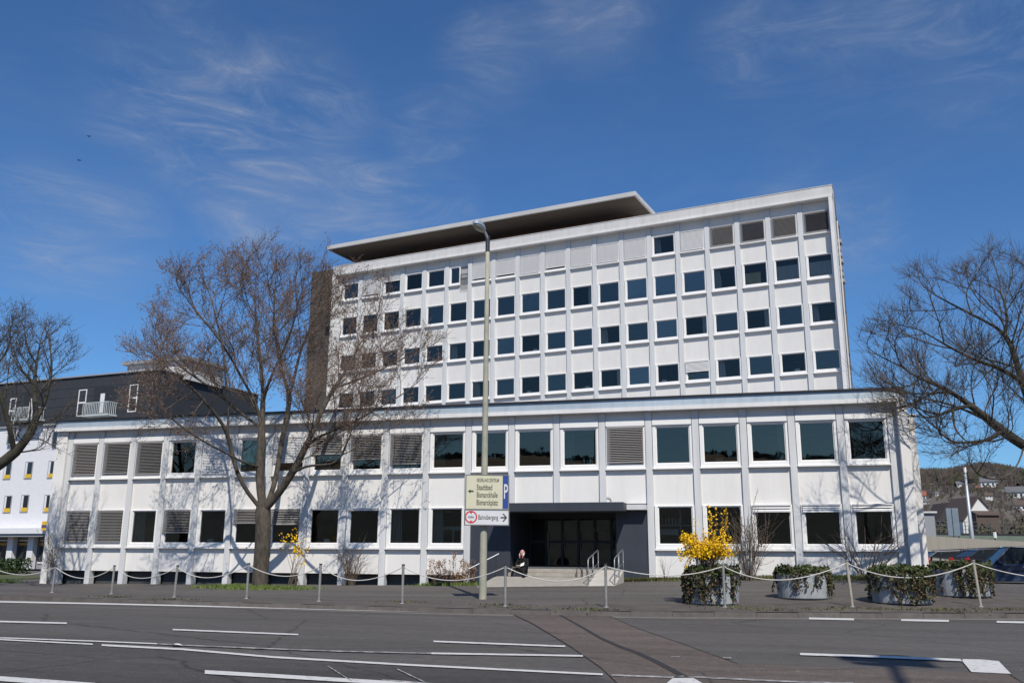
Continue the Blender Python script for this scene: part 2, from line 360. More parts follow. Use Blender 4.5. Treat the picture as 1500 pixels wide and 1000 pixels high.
for i in range(20):
    if ENT[0]<=i<ENT[1]: continue
    x0,x1=PX[i]+PWD-.02,PX[i+1]+.02
    if zbase(x0)<.66: b=MB(); b.box(x0,x1,.5,.6,zbase(x0)-.3,pz+.02); lw(b,'basement_panel',BASEM)
for i in range(21):
    b=MB(); x0=PX[i]; zb=zbase(x0)-.15
    if i in (12,13,14): zb=L_T-.02
    b.bbox(x0,x0+PWD,0,.36,zb,z_fb-.002,.012); lw(b,'pillar',PILL)
# border frame: fascia, end piers
b=MB(); b.box(XL-.62,XR+.42,-.30,.6,z_fb,z_ft); lw(b,'fascia',FASC)
b=MB(); b.prism([(-.27,z_ft+.001),(-.24,z_par-.03),(.7,z_par-.03),(.7,z_ft+.001)],'x',XL-.59,XR+.39)
lw(b,'roof_edge',ZINC)
b=MB(); b.box(XL-.63,XR+.43,-.33,.75,z_par-.028,z_par+.03); lw(b,'roof_edge_cap',BLACK)
b=MB(); b.box(XL-.55,XR+.35,.12,17,z_ft,z_ft+.12); lw(b,'roof',ROOFT)
b=MB(); b.bbox(XR+.08,XR+.42,-.30,.5,zbase(37.5)-.2,z_fb-.001,.015); lw(b,'end_pier',WHITE)
b=MB(); b.box(XR-.0,XR+.075,.02,.4,zbase(37.5)-.2,z_fb-.003); lw(b,'reveal',PILL)
b=MB(); b.bbox(XL-.62,XL-.02,-.1,.5,-.1,z_fb-.001,.015); lw(b,'end_pier',WHITE)
b=MB(); b.box(XR+.42,XR+.84,.9,15,zbase(38)-.3,z_ft-.55); b.box(XR+.38,XR+.88,.86,15,z_ft-.55,z_ft-.47); lw(b,'side_wall',WHITE)
b=MB(); b.box(XL-.6,XL-.4,.5,15,-.1,z_ft-.01); lw(b,'side_wall',WHITE)
b=MB(); b.box(XL-.5,XR+.4,14.8,15,-.1,z_ft-.02); lw(b,'rear_wall',WHITE)
# thin dark line under the soffit and lamp + camera on the corner
b=MB()
b.box(XR+.50,XR+.62,.70,.88,5.0+Z0,5.12+Z0); b.tube([(XR+.56,.86,5.2+Z0),(XR+.56,.86,5.05+Z0)],.03,6); lw(b,'corner_camera',BLACK)
# rooms
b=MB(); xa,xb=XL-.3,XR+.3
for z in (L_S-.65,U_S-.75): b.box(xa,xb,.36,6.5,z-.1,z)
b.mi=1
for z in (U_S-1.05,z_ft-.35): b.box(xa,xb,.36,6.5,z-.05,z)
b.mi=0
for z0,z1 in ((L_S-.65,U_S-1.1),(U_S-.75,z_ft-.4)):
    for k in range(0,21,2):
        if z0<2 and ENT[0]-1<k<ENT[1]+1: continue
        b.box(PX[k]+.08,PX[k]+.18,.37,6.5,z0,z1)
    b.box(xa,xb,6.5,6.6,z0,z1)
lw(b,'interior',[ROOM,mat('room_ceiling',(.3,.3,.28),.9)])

def window(parent,xo,yo,x0,x1,zt,zs,glass,gl,gr,gt,gb,blind=0,bm=SLAT,extra=None,rng_=random,depth=.12,nslat=24,bgap=0,sillp=.03,off=0):
    # x0..x1 opening, zt top of glass, zs sill shadow line ; frame faces stand at y in [.03,.2]
    f=MB(); t=(x0+gl,x1-gr); zb=zs+gb
    f.bbox(x0,t[0],.05,.22,zs+.07,zt+gt,.008); f.bbox(t[1],x1,.05,.22,zs+.07,zt+gt,.008)
    f.bbox(t[0]-.004,t[1]+.004,.052,.218,zt,zt+gt-.002,.008); f.bbox(t[0]-.004,t[1]+.004,.052,.218,zs+.072,zb,.008)
    i=.035
    f.box(t[0],t[0]+i,.10,.20,zb,zt); f.box(t[1]-i,t[1],.10,.20,zb,zt)
    f.box(t[0]+i,t[1]-i,.10,.20,zt-i,zt); f.box(t[0]+i,t[1]-i,.10,.20,zb,zb+i)
    f.v=[(v[0]-off,v[1],v[2]) for v in f.v]
    fo=f.build('window',FRAMEW,parent)
    p=MB(); p.box(t[0]+i*.6-off,t[1]-i*.6-off,.150,.162,zb+i*.6,zt-i*.6); kx,kz=rng_.uniform(-.006,.006),rng_.uniform(-.007,.007)
    p.v=[(v[0],v[1]+kx*(v[0]-t[0]+off)+kz*(v[2]-zb),v[2]) for v in p.v]; p.build('pane',glass,fo)
    s=MB(); s.bbox(x0-.02-off,x1+.02-off,-.02-sillp,.24,zs,zs+.065,.01); s.build('sill',FRAMEW,fo)
    if blind:
        s=MB(); top=zt+gt*.3; H=(top-zb)*blind; n=max(2,int(H/.068)); a0,a1=x0+.06-off,x1-.06-off
        a=rng_.uniform(.30,.5) if bm is not SLATW else 1.15
        for k in range(n):
            z=top-.03-(k+.5)*H/n; dz=.034*math.sin(a); dy=.034*math.cos(a)
            s.add([(a0,.0-dy,z-dz),(a1,.0-dy,z-dz),(a1,.0+dy,z+dz),(a0,.0+dy,z+dz),(a0,.0-dy,z-dz-.004),(a1,.0-dy,z-dz-.004),(a1,.0+dy,z+dz-.004),(a0,.0+dy,z+dz-.004)],[(0,1,2,3),(7,6,5,4),(0,4,5,1),(2,6,7,3)])
        s.box(a0,a1,-.02,.02,top-H-.05,top-H-.02); s.box(a0,a1,-.03,.03,top-.02,top+.03)
        s.build('blind',bm,fo)
    if extra=='paper':
        q=MB(); xm=t[0]+.35*(t[1]-t[0]); q.box(xm-off,xm+.3*(t[1]-t[0])-off,.3,.32,zb+.15,zb+.15+.55*(zt-zb)); q.build('paper_sheet',PAPER,fo)
    if extra=='box':
        q=MB(); xm=t[0]+rng_.uniform(.15,.6)*(t[1]-t[0]); q.box(xm-off,xm+.28-off,.22,.4,zb-.05,zb+.2); q.build('paper_box',PAPER,fo)
    if extra in ('curtain','curtaing'):
        q=MB(); n=26; a0=t[0]; a1=t[1] if extra=='curtaing' else t[0]+.7*(t[1]-t[0])
        vs=[]; 
        for k in range(n+1):
            xx=a0+(a1-a0)*k/n-off; yy=.3+.04*(k%2); vs+= [(xx,yy,zb-.1),(xx,yy,zb+(zt-zb)*(.62 if extra=='curtain' else .75))]
        q.add(vs,[(2*k,2*k+2,2*k+3,2*k+1) for k in range(n)]); q.build('curtain',CURT if extra=='curtain' else CURTG,fo)
    if extra=='lightcurt':
        q=MB(); vs=[]; n=10
        for k in range(n+1): xx=t[1]-.02-.22*k/n*(t[1]-t[0])-off; yy=.3+.04*(k%2); vs+=[(xx,yy,zb-.1),(xx,yy,zt)]
        q.add(vs,[(2*k,2*k+2,2*k+3,2*k+1) for k in range(n)]); q.build('curtain',CURTG,fo)
    if extra=='plant':
        q=MB(); xm=t[0]+rng_.uniform(.3,.7)*(t[1]-t[0])-off
        for k in range(60): 
            a=rng_.uniform(0,6.28); rr=rng_.uniform(0,.2); zz=zb+rng_.uniform(0,.42); q.add([(xm+rr*math.cos(a),.36+.3*rr*math.sin(a),zz),(xm+(rr+.05)*math.cos(a),.36+.3*rr*math.sin(a),zz+.03),(xm+(rr+.02)*math.cos(a),.36,zz+.08)],[(0,1,2)])
        q.box(xm-.07,xm+.07,.30,.42,zb-.14,zb+.02); q.build('potted_plant',mat('pot_plant_green',(.05,.09,.03),.7) if 'pot_plant_green' not in bpy.data.materials else bpy.data.materials['pot_plant_green'],fo)
    if extra=='side':
        q=MB(); a0=t[0]; vs=[]; n=8
        for k in range(n+1):
            xx=a0+(.03+.26*(t[1]-t[0])*k/n)-off; yy=.3+.05*(k%2)+.04*k; vs+=[(xx,yy,zb-.1),(xx-.02*k*.5,yy,zt)]
        q.add(vs,[(2*k,2*k+2,2*k+3,2*k+1) for k in range(n)]); q.build('curtain',CURTG,fo)
    if extra=='lightblind':
        q=MB(); q.box(t[0]-off,t[1]-off,.25,.26,zb+.3,zt); q.build('inner_blind',mat('inner_blind',(.55,.62,.66),.7) if 'inner_blind' not in bpy.data.materials else bpy.data.materials['inner_blind'],fo)
    return fo
ub={0:(.96,SLAT),1:(.93,SLAT),2:(.97,SLAT),4:(1,SLATW),6:(.72,SLATW),7:(.5,SLATD),8:(.68,SLAT),9:(.84,SLAT),14:(.93,SLAT)}
lb={0:(.95,SLATD),1:(.95,SLAT),3:(.66,SLAT),5:(.38,SLAT),6:(.42,SLATD),8:(.02,SLATW),17:(.14,SLATW),18:(.15,SLATW),19:(.14,SLATW)}
ue={1:'paper',3:'side',5:'side',10:'side',13:'side',17:'lightcurt',7:'box',16:'box'}; le={0:'paper',1:'paper',7:'box',10:'side',2:'side',9:'side',4:'box',17:'plant',19:'plant',8:'plant'}
for i in range(20):
    x0,x1=PX[i]+PWD+.02,PX[i+1]-.02
    bl,bm=ub.get(i,(0,SLAT))
    window(LW,0,0,x0,x1,U_T,U_S,GLASS,.13,.09,.06,.23,bl,bm,ue.get(i),off=18)
    hb=MB(); hb.bbox(x0-18,x1-18,-.005,.2,U_T+.062,U_T+.30,.01); hb.build('lintel',FRAMEW,LW)
    if not ENT[0]<=i<ENT[1]:
        bl,bm=lb.get(i,(0,SLAT))
        window(LW,0,0,x0,x1,L_T-.03,L_S,GLASSG,.13,.09,.04,.24,bl,bm,le.get(i),off=18)
# ceiling fitting seen in one ground floor room
b=MB(); x=PX[10]+.9
b.box(x-.2,x+.1,.9,3.4,L_T-.15,L_T-.08); b.box(x-.7,x+.6,1.2,1.35,1.05+Z0,1.2+Z0); b.box(x+.05,x+.12,1.25,1.3,.5+Z0,1.1+Z0)
lw(b,'room_fitting',mat('room_fitting_paint',(.6,.7,.72),.6))
for k in (15,16):
    b=MB(); x=PX[k]+.35
    b.box(x,x+1.3,1.1,1.16,1.20+Z0,1.24+Z0); b.box(x+.8,x+.85,1.1,1.16,.95+Z0,1.85+Z0)
    for t in range(6): b.box(x+.1+t*.13,x+.14+t*.13,1.0,1.05,1.24+Z0,1.5+Z0)
    b.box(x,x+.7,1.3,1.34,.85+Z0,1.08+Z0); lw(b,'room_shelf',PAPER)
# entrance: dark blue walls, canopy, porch, glazed doors
ex0,ex1=PX[11]+PWD,PX[15]
def X_on(px,Y,py=790): return onY(px,py,Y)[0]
wl=X_on(748,.12); wr=X_on(903,.12)
b=MB(); b.box(ex0-.01,wl,.10,.30,.1,L_T+.25); lw(b,'entrance_wall',DARKBLUE)
b=MB(); b.box(wr,ex1+.01,.10,.30,.1,L_T+.10); lw(b,'entrance_wall',DARKBLUE)
b=MB(); b.box(wl-.2,wl,.31,3.4,.1,L_T+.25); lw(b,'porch_wall',DARKBLUE)
b=MB(); b.box(wr,wr+.2,.31,3.4,.1,L_T+.25); lw(b,'porch_wall',DARKBLUE)
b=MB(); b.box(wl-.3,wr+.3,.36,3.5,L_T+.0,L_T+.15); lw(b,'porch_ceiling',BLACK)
b=MB(); cz0=onY(830,748.5,-1.15)[2]; cz1=onY(830,735.5,-1.15)[2]
cx0=X_on(722,-1.15,740); cx1=X_on(913,-1.15,740)
b.bbox(cx0,cx1,-1.15,.09,cz0,cz1,.015); lw(b,'canopy',DARKBLUE)
b=MB(); b.bbox(cx1+.002,ex1+.0,-.35,.11,cz1-.26,cz1-.06,.01); lw(b,'canopy_ledge',PILL)
STEELD=mat('handle_steel',(.35,.35,.36),.3,metal=.8)
DOORF=mat('door_frame_dark',(.035,.036,.04),.5)
b=MB(); fl=.95
b.box(wl,wr,3.3,3.4,L_T-.35,L_T+.0)
n=6
for k in range(n+1):
    x=wl+(wr-wl)*k/n; b.box(max(wl,x-.05),min(wr,x+.05),3.28,3.42,fl,L_T-.34)
b.box(wl,wr,3.29,3.41,fl+1.05,fl+1.17); b.box(wl,wr,3.29,3.41,fl,fl+.12)
dr=lw(b,'entrance_door',DOORF)
b=MB(); b.box(wl,wr,3.345,3.355,fl+.1,L_T-.33); lw(b,'pane',GLASSG,parent=dr)
for k in range(1,6):
    x=wl+(wr-wl)*k/n; b=MB(); b.tube([(x+.1,3.22,fl+.8),(x+.1,3.22,fl+1.5)],.018,6); b.box(x+.09,x+.11,3.22,3.29,fl+.85,fl+.88); b.box(x+.09,x+.11,3.22,3.29,fl+1.42,fl+1.45); lw(b,'door_handle',STEELD,parent=dr)
b=MB()
for x,z,wd in ((wl+3.1,1.9,.3),(wl+4.0,1.75,.35),(wl+4.5,1.55,.3),(wl+2.7,2.0,.2)): b.box(x,x+wd,3.27,3.28,z+.55,z+.63)
lw(b,'door_notice',mat('notice_grey',(.22,.22,.21),.6),parent=dr)
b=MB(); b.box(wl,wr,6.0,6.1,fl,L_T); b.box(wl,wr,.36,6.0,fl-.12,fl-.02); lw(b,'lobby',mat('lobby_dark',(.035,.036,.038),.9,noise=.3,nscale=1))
# a cable loop on the panel above the canopy
b=MB(); c=onY(890,732,.0); b.tube([(c[0]+.13*math.cos(t),.08,c[2]-.03+.13*math.sin(t)) for t in np.linspace(-.2,math.pi+.2,12)],.012,5); lw(b,'cable_loop',BLACK)

# entrance steps and landing (paved)
P1=gnd(745,856); P2=gnd(903,852)
b=MB(); za=zbase(24)-.03
sx0,sx1=wl+.02,wr-.02
b.bbox(sx0-.4,sx1,-.75,3.28,.1,fl-.30,.01)
b.bbox(sx0-.0,sx1,-.32,3.27,fl-.295,fl-.15,.01)
b.bbox(sx0-.0,sx1,.1,3.265,fl-.145,fl,.01)
rx0_=X_on(864,-2.4,852)
tag(b.build('entrance_steps',PLAZA),'pale stone steps leading up to the dark entrance doors','steps')
strip('plaza',list(np.linspace(sx0-.45,rx0_-.01,14)),lambda x:-3.0,lambda x:-.74,lambda x,y:zp(x,-3.0)+.01+(fl-.32-zp(x,-3.0)-.01)*(y+3.0)/2.26,PLAZA,5)
# concrete ramp with rails
b=MB(); rx0,rx1=X_on(864,-2.4,852),X_on(904,-2.4,852)
b.add([(rx0,-2.9,zp(rx0,-2.9)),(rx1,-2.9,zp(rx1,-2.9)),(rx1,-.76,fl-.02),(rx0,-.76,fl-.02),(rx0,-2.9,.1),(rx1,-2.9,.1),(rx1,-.76,.1),(rx0,-.76,.1)],[(0,1,2,3),(0,4,5,1),(1,5,6,2),(3,7,4,0),(2,6,7,3)])
tag(b.build('concrete_ramp',mat('ramp_concrete',(.52,.49,.43),.9,noise=.15,nscale=3,bump=.2)),'pale concrete wheelchair ramp running up to the entrance','ramp')
STEEL=mat('rail_steel',(.36,.37,.38),.45,metal=.6); DST=mat('rail_dark',(.05,.05,.055),.5,metal=.4)
def rail(x,label,m_):
    t=thing('handrail',label,'handrail',(x,-1.8,zp(x,-1.8)),0,'handrails at the entrance'); z0=-.15
    b=MB(); b.tube([(0,-1.0,.0-.02),(0,-1.0,.86),(0,-.9,.93),(0,1.0,1.25),(0,1.1,1.2),(0,1.1,.3)],.019,8); b.build('rail',m_,t,smooth=True)
    b=MB(); b.tube([(0,-1.0,.45),(0,1.1,.75)],.013,8); b.build('mid_rail',m_,t,smooth=True)
    b=MB(); b.tube([(0,0,.0),(0,0,1.08)],.02,8); b.build('post',m_,t,smooth=True)
rail(rx0+.02,'light steel handrail along the left edge of the concrete ramp',STEEL)
rail(rx1-.02,'light steel handrail on the right edge of the ramp beside the dark wall',STEEL)
# sloping stair rail on the left, with dark brackets
t=thing('handrail','slanting grey handrail against the dark blue wall behind the lamp post','handrail',(sx0-.3,-.9,za),0,'handrails at the entrance')
b=MB(); b.tube([(-1.1,-.2,.55),(.0,.3,1.15)],.025,8); b.build('rail',STEEL,t)
for q in (-1.0,-.1):
    b=MB(); k=(q+1.1)/1.1; b.tube([(q,-.2+.5*k,-.05),(q,-.2+.5*k,.55+.6*k)],.022,6); b.build('post',DST,t)
# low dark bicycle stand hoops by the entrance
for k,(px,lab) in enumerate(((714,'low dark metal rack hoops on the ground just right of the lamp post'),(854,'dark metal hoops standing left of the ramp'))):
    P=gnd(px,853 if k else 850); t=thing('hoop_rack',lab,'bicycle rack',tuple(P))
    for j in range(3):
        b=MB(); x=-.22+j*.22; h=.55 if k else .12; b.tube([(x,-.1,0),(x,-.1,h),(x+.06,.15,h+.05),(x+.1,.3,h-.1),(x+.1,.3,0)],.02,6); b.build('hoop',DST,t,smooth=True)

# ------------------------------------------------------------------ the tower
TA=-.1926; TO=(36.8994,16.3015,0.0); TW=1.85; NB=19
TB=thing('office_tower','tall white office block with a grid of square windows and flat overhanging roof slab','office tower',TO,TA)
te=np.array([math.cos(TA),math.sin(TA),0]); tn=np.array([-te[1],te[0],0]); tO=np.array(TO)
def tower_hit(px,py,yl=0):
    r=ray(px,py); o=tO+tn*yl; t=((o-CAM)@tn)/(r@tn); P=CAM+t*r; q=P-tO; return q@te,q@tn,P[2]
rows=[(19.685,18.301),(17.083,15.555),(14.213,12.856),(11.415,10.09)]
rows=[(a+Z0,b_+Z0) for a,b_ in rows]
TP=.30
T_top=21.05+Z0; T_s1=20.50+Z0; T_sb=20.33+Z0
ztop=20.3+Z0
for j in range(NB):
    x1=-j*TW+.02; x0=-(j+1)*TW+TP-.02
    for za_,zb_ in [(2.0,rows[3][1])]+[(rows[r+1][0],rows[r][1]) for r in range(3)]+[(rows[0][0],T_s1)]:
        b=MB(); b.box(x0,x1,.12,.32,za_,zb_); b.build('wall_panel',WHITE2,TB)
for j in range(1,NB+1):
    b=MB(); b.bbox(-j*TW,-j*TW+TP,0,.35,2.0,T_sb-.002,.012); b.build('pillar',PILL,TB)
b=MB(); b.bbox(.02,.22,-.4,.5,2.0,T_sb-.001,.012); b.build('end_frame',FASC,TB)
b=MB(); b.box(-.05,.019,.0,.4,2.0,T_sb-.003); b.build('reveal',PILL,TB)
b=MB(); b.bbox(-NB*TW-.32,-NB*TW-.01,-.4,.5,2.0,T_sb-.001,.012); b.build('end_frame',WHITE2,TB)
b=MB(); b.box(-NB*TW-.32,.24,-.40,.6,T_sb,T_s1-.01); b.build('fascia',FASC,TB)
b=MB(); b.prism([(-NB*TW-.32,-.36),(.26,-.36),(.26,.5),(-.93,13),(-NB*TW-.32,13)],'z',T_s1-.009,T_top-.03); b.build('parapet',PARAP,TB)
b=MB(); b.prism([(-NB*TW-.34,-.385),(.29,-.385),(.29,.5),(-.9,13.02),(-NB*TW-.34,13.02)],'z',T_top-.029,T_top+.01); b.build('parapet_cap',PARAP,TB)
b=MB(); b.prism([(.02,.51),(.20,.51),(-.98,12.9),(-1.2,12.9)],'z',2.0,T_s1-.01); b.build('side_wall',mat('side_brick',(.20,.12,.10),.85,noise=.3,nscale=3,bump=.3),TB)
b=MB(); b.box(.02,.225,.505,.62,2.0,T_s1-.012); b.build('side_trim',FASC,TB)
b=MB(); b.tube([(.06,3.0,2),(.06,3.0,20.0+Z0)],.05,8); b.build('downpipe',PILL,TB)
b=MB()
for k in range(7):
    z=16.2+Z0+k*.42; b.box(-.1,.18-.04*(k%3),3.3,3.9,z,z+.22)
b.build('wall_bracket',SOFF,TB)
b=MB(); b.box(-NB*TW-.3,-1.2,12.7,12.9,2,T_s1-.02); b.box(-NB*TW-.3,-NB*TW-.1,.5,12.7,2,T_s1-.02); b.build('rear_wall',WHITE2,TB)
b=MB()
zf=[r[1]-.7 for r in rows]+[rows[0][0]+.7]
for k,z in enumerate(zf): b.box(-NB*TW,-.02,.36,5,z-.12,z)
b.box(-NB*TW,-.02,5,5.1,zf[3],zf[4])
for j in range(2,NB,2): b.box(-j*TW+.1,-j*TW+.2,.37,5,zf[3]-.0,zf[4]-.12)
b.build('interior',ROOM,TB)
tb={(0,0):(1,SLATD),(0,1):(1,SLATD),(0,2):(1,SLATD),(0,3):(1,SLATD),(0,4):(1,SLATW),(3,4):(.52,SLATW),(0,17):(.9,SLATW),(0,16):(.25,SLATW)}
for j in range(6,13): tb[(0,j)]=(.88 if j in (9,11,12) else 1.0,SLATW)
tex={(2,4):'lightcurt',(3,1):'box',(3,3):'side',(2,7):'side',(3,12):'side',(1,8):'lightcurt',(2,10):'box',(1,3):'side',(2,2):'lightcurt',(3,7):'lightcurt',(0,5):'side',(1,2):'curtain',(1,1):'curtaing',(1,0):'curtaing',(1,12):'lightblind',(1,11):'lightblind',(3,5):'box',(3,8):'box',(2,0):'side',(1,5):'lightblind',(1,6):'lightblind',(3,10):'box',(0,14):None,(2,13):'side'}
for r,(zt,zs) in enumerate(rows):
    for j in range(NB):
        x1=-j*TW-.02; x0=-(j+1)*TW+TP+.02
        if (r,j)==(0,13):
            x1-=.62
            q=MB(); q.box(x1+.04,-j*TW-.02,.20,.26,zs-.4,zt+.05); bd=q.build('balcony_door',SOFF,TB)
            q=MB()
            for k in range(7): q.box(x1+.06+k*.085,x1+.075+k*.085,.0,.02,zs-.35,zs+.75)
            q.box(x1+.04,-j*TW-.02,-.01,.03,zs+.75,zs+.79); q.build('railing',DST,bd)
        bl,bm=tb.get((r,j),(0,SLATW))
        window(TB,0,0,x0,x1,zt-.03,zs,GLASSC if tex.get((r,j)) in ('curtain','curtaing','lightcurt','box','side') else {0:GLASST2,1:GLASST3}.get((j*7+r*13)%5 if r!=1 or j not in (5,6,11,12) else 1,GLASST),.11,.07,.05,.20,bl,bm,tex.get((r,j)),off=0)
# flat roof slab over a recessed penthouse
a=tower_hit(479,363.5,-.5); c=tower_hit(931,283,-.5)
zsl=(a[2]+c[2])/2; print('slab',a,c)
b=MB(); b.bbox(a[0],c[0],-.5,9.5,zsl-.14,zsl+.17,.02); b.build('roof_slab',mat('slab_edge_grey',(.56,.55,.535),.85,noise=.12,nscale=.6),TB)
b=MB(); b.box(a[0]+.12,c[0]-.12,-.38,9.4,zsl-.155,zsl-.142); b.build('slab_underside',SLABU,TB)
b=MB(); b.box(a[0]+2.3,c[0]-1.2,2.6,9,T_top-.5,zsl-.156); b.build('penthouse',mat('penthouse_brick',(.16,.09,.06),.85,noise=.3,nscale=3),TB)
q=tower_hit(457,400,3.5); q2=tower_hit(470,397,3.5)
b=MB(); b.box(q[0],-NB*TW-.325,3.5,9,2,q2[2]); b.build('stair_core',BROWN,TB)


# ------------------------------------------------------------------ left background building
YEL=mat('yellow_paint',(.75,.48,.03),.6,noise=.08)
SLATE=mat('slate_cladding',(.040,.043,.050),.75,noise=.25,nscale=1.5,bump=.3,bscale=12)
LBW=mat('render_offwhite',(.76,.755,.77),.85,noise=.06)
GW=mat('grey_frame',(.30,.31,.33),.6)
DKG=mat('dark_glass',(.02,.025,.03),.08,spec=.8)
cA=at(235,538,80.0); A_ANG=-.12
ea=np.array([math.cos(A_ANG),math.sin(A_ANG),0]); na=np.array([-ea[1],ea[0],0])
BO=np.array([cA[0],cA[1],0.0])
BL=thing('post_office_building','white building with dark slate top storey and small yellow-silled windows at the far left','building',tuple(BO),A_ANG)
def bl_hit(px,py,yl=0):
    r=ray(px,py); o=BO+na*yl; t=((o-CAM)@na)/(r@na); P=CAM+t*r; q=P-BO; return q@ea,P[2]
zt=bl_hit(100,554)[1]; zm=bl_hit(60,620)[1]; xr=bl_hit(235,538)[0]
xl=-60
b=MB(); b.box(xl,xr,0,14,zm+.01,zt); b.build('slate_storey',SLATE,BL)
b=MB(); b.box(xl,xr-.3,.25,13.8,3.3,zm); b.build('wall',LBW,BL)
b=MB(); b.box(xl,xr+.1,-.15,14.2,zt,zt+.12); b.build('roof_edge',GW,BL)
b=MB()
for k in range(5):
    z=zm+.6+k*(zt-zm-.8)/4; b.box(xl,xr+.012,-.015,-.001,z,z+.03)
b.build('slate_joints',BLACK,BL)
b=MB(); b.box(xl,xr,.05,.245,zm-.22,zm+.005); b.build('gutter',GW,BL)
h0=bl_hit(186,545,3); h1=bl_hit(262,536,3); h2=bl_hit(186,531,3)
b=MB(); b.box(h0[0],h1[0]+1,3,8,zt-.3,h2[1]-.3); b.build('roof_hut',PARAP,BL)
b=MB(); b.box(h0[0]-.4,h1[0]+1.4,2.6,8.4,h2[1]-.3,h2[1]); b.build('hut_roof',GW,BL)
def bl_window(px,py,wpx,hpx,kind):
    x,z=bl_hit(px,py); s=80/F_PX; W_=wpx*s*1.05; Hh=hpx*s*1.05
    f=MB(); t=.09
    y0=-.04 if kind!='low' else .2
    f.box(x-W_/2-t,x-W_/2,y0,y0+.12,z-Hh/2,z+Hh/2); f.box(x+W_/2,x+W_/2+t,y0,y0+.12,z-Hh/2,z+Hh/2)
    f.box(x-W_/2-t,x+W_/2+t,y0,y0+.12,z+Hh/2,z+Hh/2+t); f.box(x-W_/2-t,x+W_/2+t,y0,y0+.12,z-Hh/2-t,z-Hh/2)
    if kind=='high': f.box(x-W_/2,x+W_/2,y0,y0+.1,z-.05,z+.09)
    fo=f.build('window',FRAMEW if kind=='high' else GW,BL)
    p=MB(); p.box(x-W_/2,x+W_/2,y0+.05,y0+.07,z-Hh/2,z+Hh/2) if kind!='low' else p.box(x-W_/2,x+W_/2,y0+.03,y0+.045,z-Hh/2,z+Hh/2); p.build('pane',DKG,fo)
    if kind=='low':
        p=MB(); p.box(x-W_/2+.1,x+W_/2,y0-.02,y0+.028,z-Hh/2,z-Hh/2+.36); p.build('yellow_panel',YEL,fo)
        p=MB(); p.box(x-W_/2,x-W_/2+.2,y0-.01,y0+.029,z-Hh/2,z+Hh/2); p.build('shutter',LBW,fo)
for x,y in ((-24,738),(8,738),(33,737),(67,737),(-28,690),(8,689),(39,688),(73,687)): bl_window(x,y,13,23,'low')
for x,y in ((15,640),(81,640),(-50,641)): bl_window(x,y,9,20,'plain')
bl_window(120,590,13,37,'high'); bl_window(195,583,13,37,'high'); bl_window(18,602,10,37,'high')
for n_,(px,py) in enumerate(((154,590),(50,597))):
    x,z=bl_hit(px,py)
    b=MB(); b.box(x-1.5,x+1.3,-.01,.0,z-1.0,z+1.5) ; rc=b.build('recess_shade_sheet',BLACK,BL)  # flat black sheet on the wall, painted shade in place of a deep recess
    b=MB(); b.box(x-.6,x-.1,-.06,-.02,z-.9,z+.9); b.build('balcony_door',LBW,rc)
    b=MB(); b.box(x-1.5,x+1.6,-1.1,.0,z-1.35,z-1.2)
    b.box(x-1.5,x+1.6,-1.1,-1.05,z-.15,z-.08)
    b.box(x-1.5,x-1.45,-1.1,0,z-.15,z-.08); b.box(x+1.55,x+1.6,-1.1,0,z-.15,z-.08)
    for k in range(16):
        xx=x-1.5+k*3.05/15; b.box(xx,xx+.045,-1.1,-1.05,z-1.2,z-.15)
    for k in range(5): b.box(x+1.55,x+1.6,-1.1+k*.22,-1.06+k*.22,z-1.2,z-.15)
    b.build('balcony',mat('balcony_grey',(.5,.54,.54),.6) if n_==0 else bpy.data.materials['balcony_grey'],BL)
xs0=bl_hit(-60,780)[0]; xs1=bl_hit(90,780)[0]
zc=bl_hit(30,777)[1]
b=MB(); b.box(xs0,xs1+6,-.9,.24,zc-.28,zc+.22); b.build('canopy',LBW,BL)
b=MB(); b.box(xs0,xs1+6,-.75,.3,zc-.55,zc-.281); b.build('canopy_underside',GW,BL)
b=MB(); b.box(xs0,xs1+6,.9,1.0,0,3.4); b.build('shop_wall',GW,BL)
for px in (-22,10,40,72,100):
    x,_=bl_hit(px,810); b=MB(); b.box(x-.35,x+.35,.2,.7,0,3.4); b.build('shop_pillar',LBW,BL)
for px in (-5,25,56,86):
    x,_=bl_hit(px,810); f=MB(); f.box(x-.9,x+.9,.8,.88,.5,.62); f.box(x-.9,x+.9,.8,.88,2.5,2.62); fo=f.build('shop_window',FRAMEW,BL)
    p=MB(); p.box(x-.9,x+.9,.82,.86,.62,2.5); p.build('pane',DKG,fo)
    p=MB(); p.box(x-.9,x+.9,.79,.815,2.12,2.35); p.build('orange_band',mat('orange_band',(.5,.25,.05),.6) if 'orange_band' not in bpy.data.materials else bpy.data.materials['orange_band'],fo)
x,z=bl_hit(67,768,-1.2)
sg=thing('shop_sign','small square yellow shop sign with a dark band, projecting beside the white office corner','sign',tuple(BO+ea*x-na*1.2+np.array([0,0,z-.5])),A_ANG)
b=MB(); b.bbox(-.42,.42,-.06,.06,0,.8,.01); b.build('panel',YEL,sg)
b=MB(); b.box(-.42,.3,-.07,-.061,.22,.48); b.build('dark_band',mat('sign_violet',(.12,.08,.16),.5),sg)
b=MB(); b.box(-.03,.03,.06,1.3,.5,.56); b.build('bracket',GW,sg)

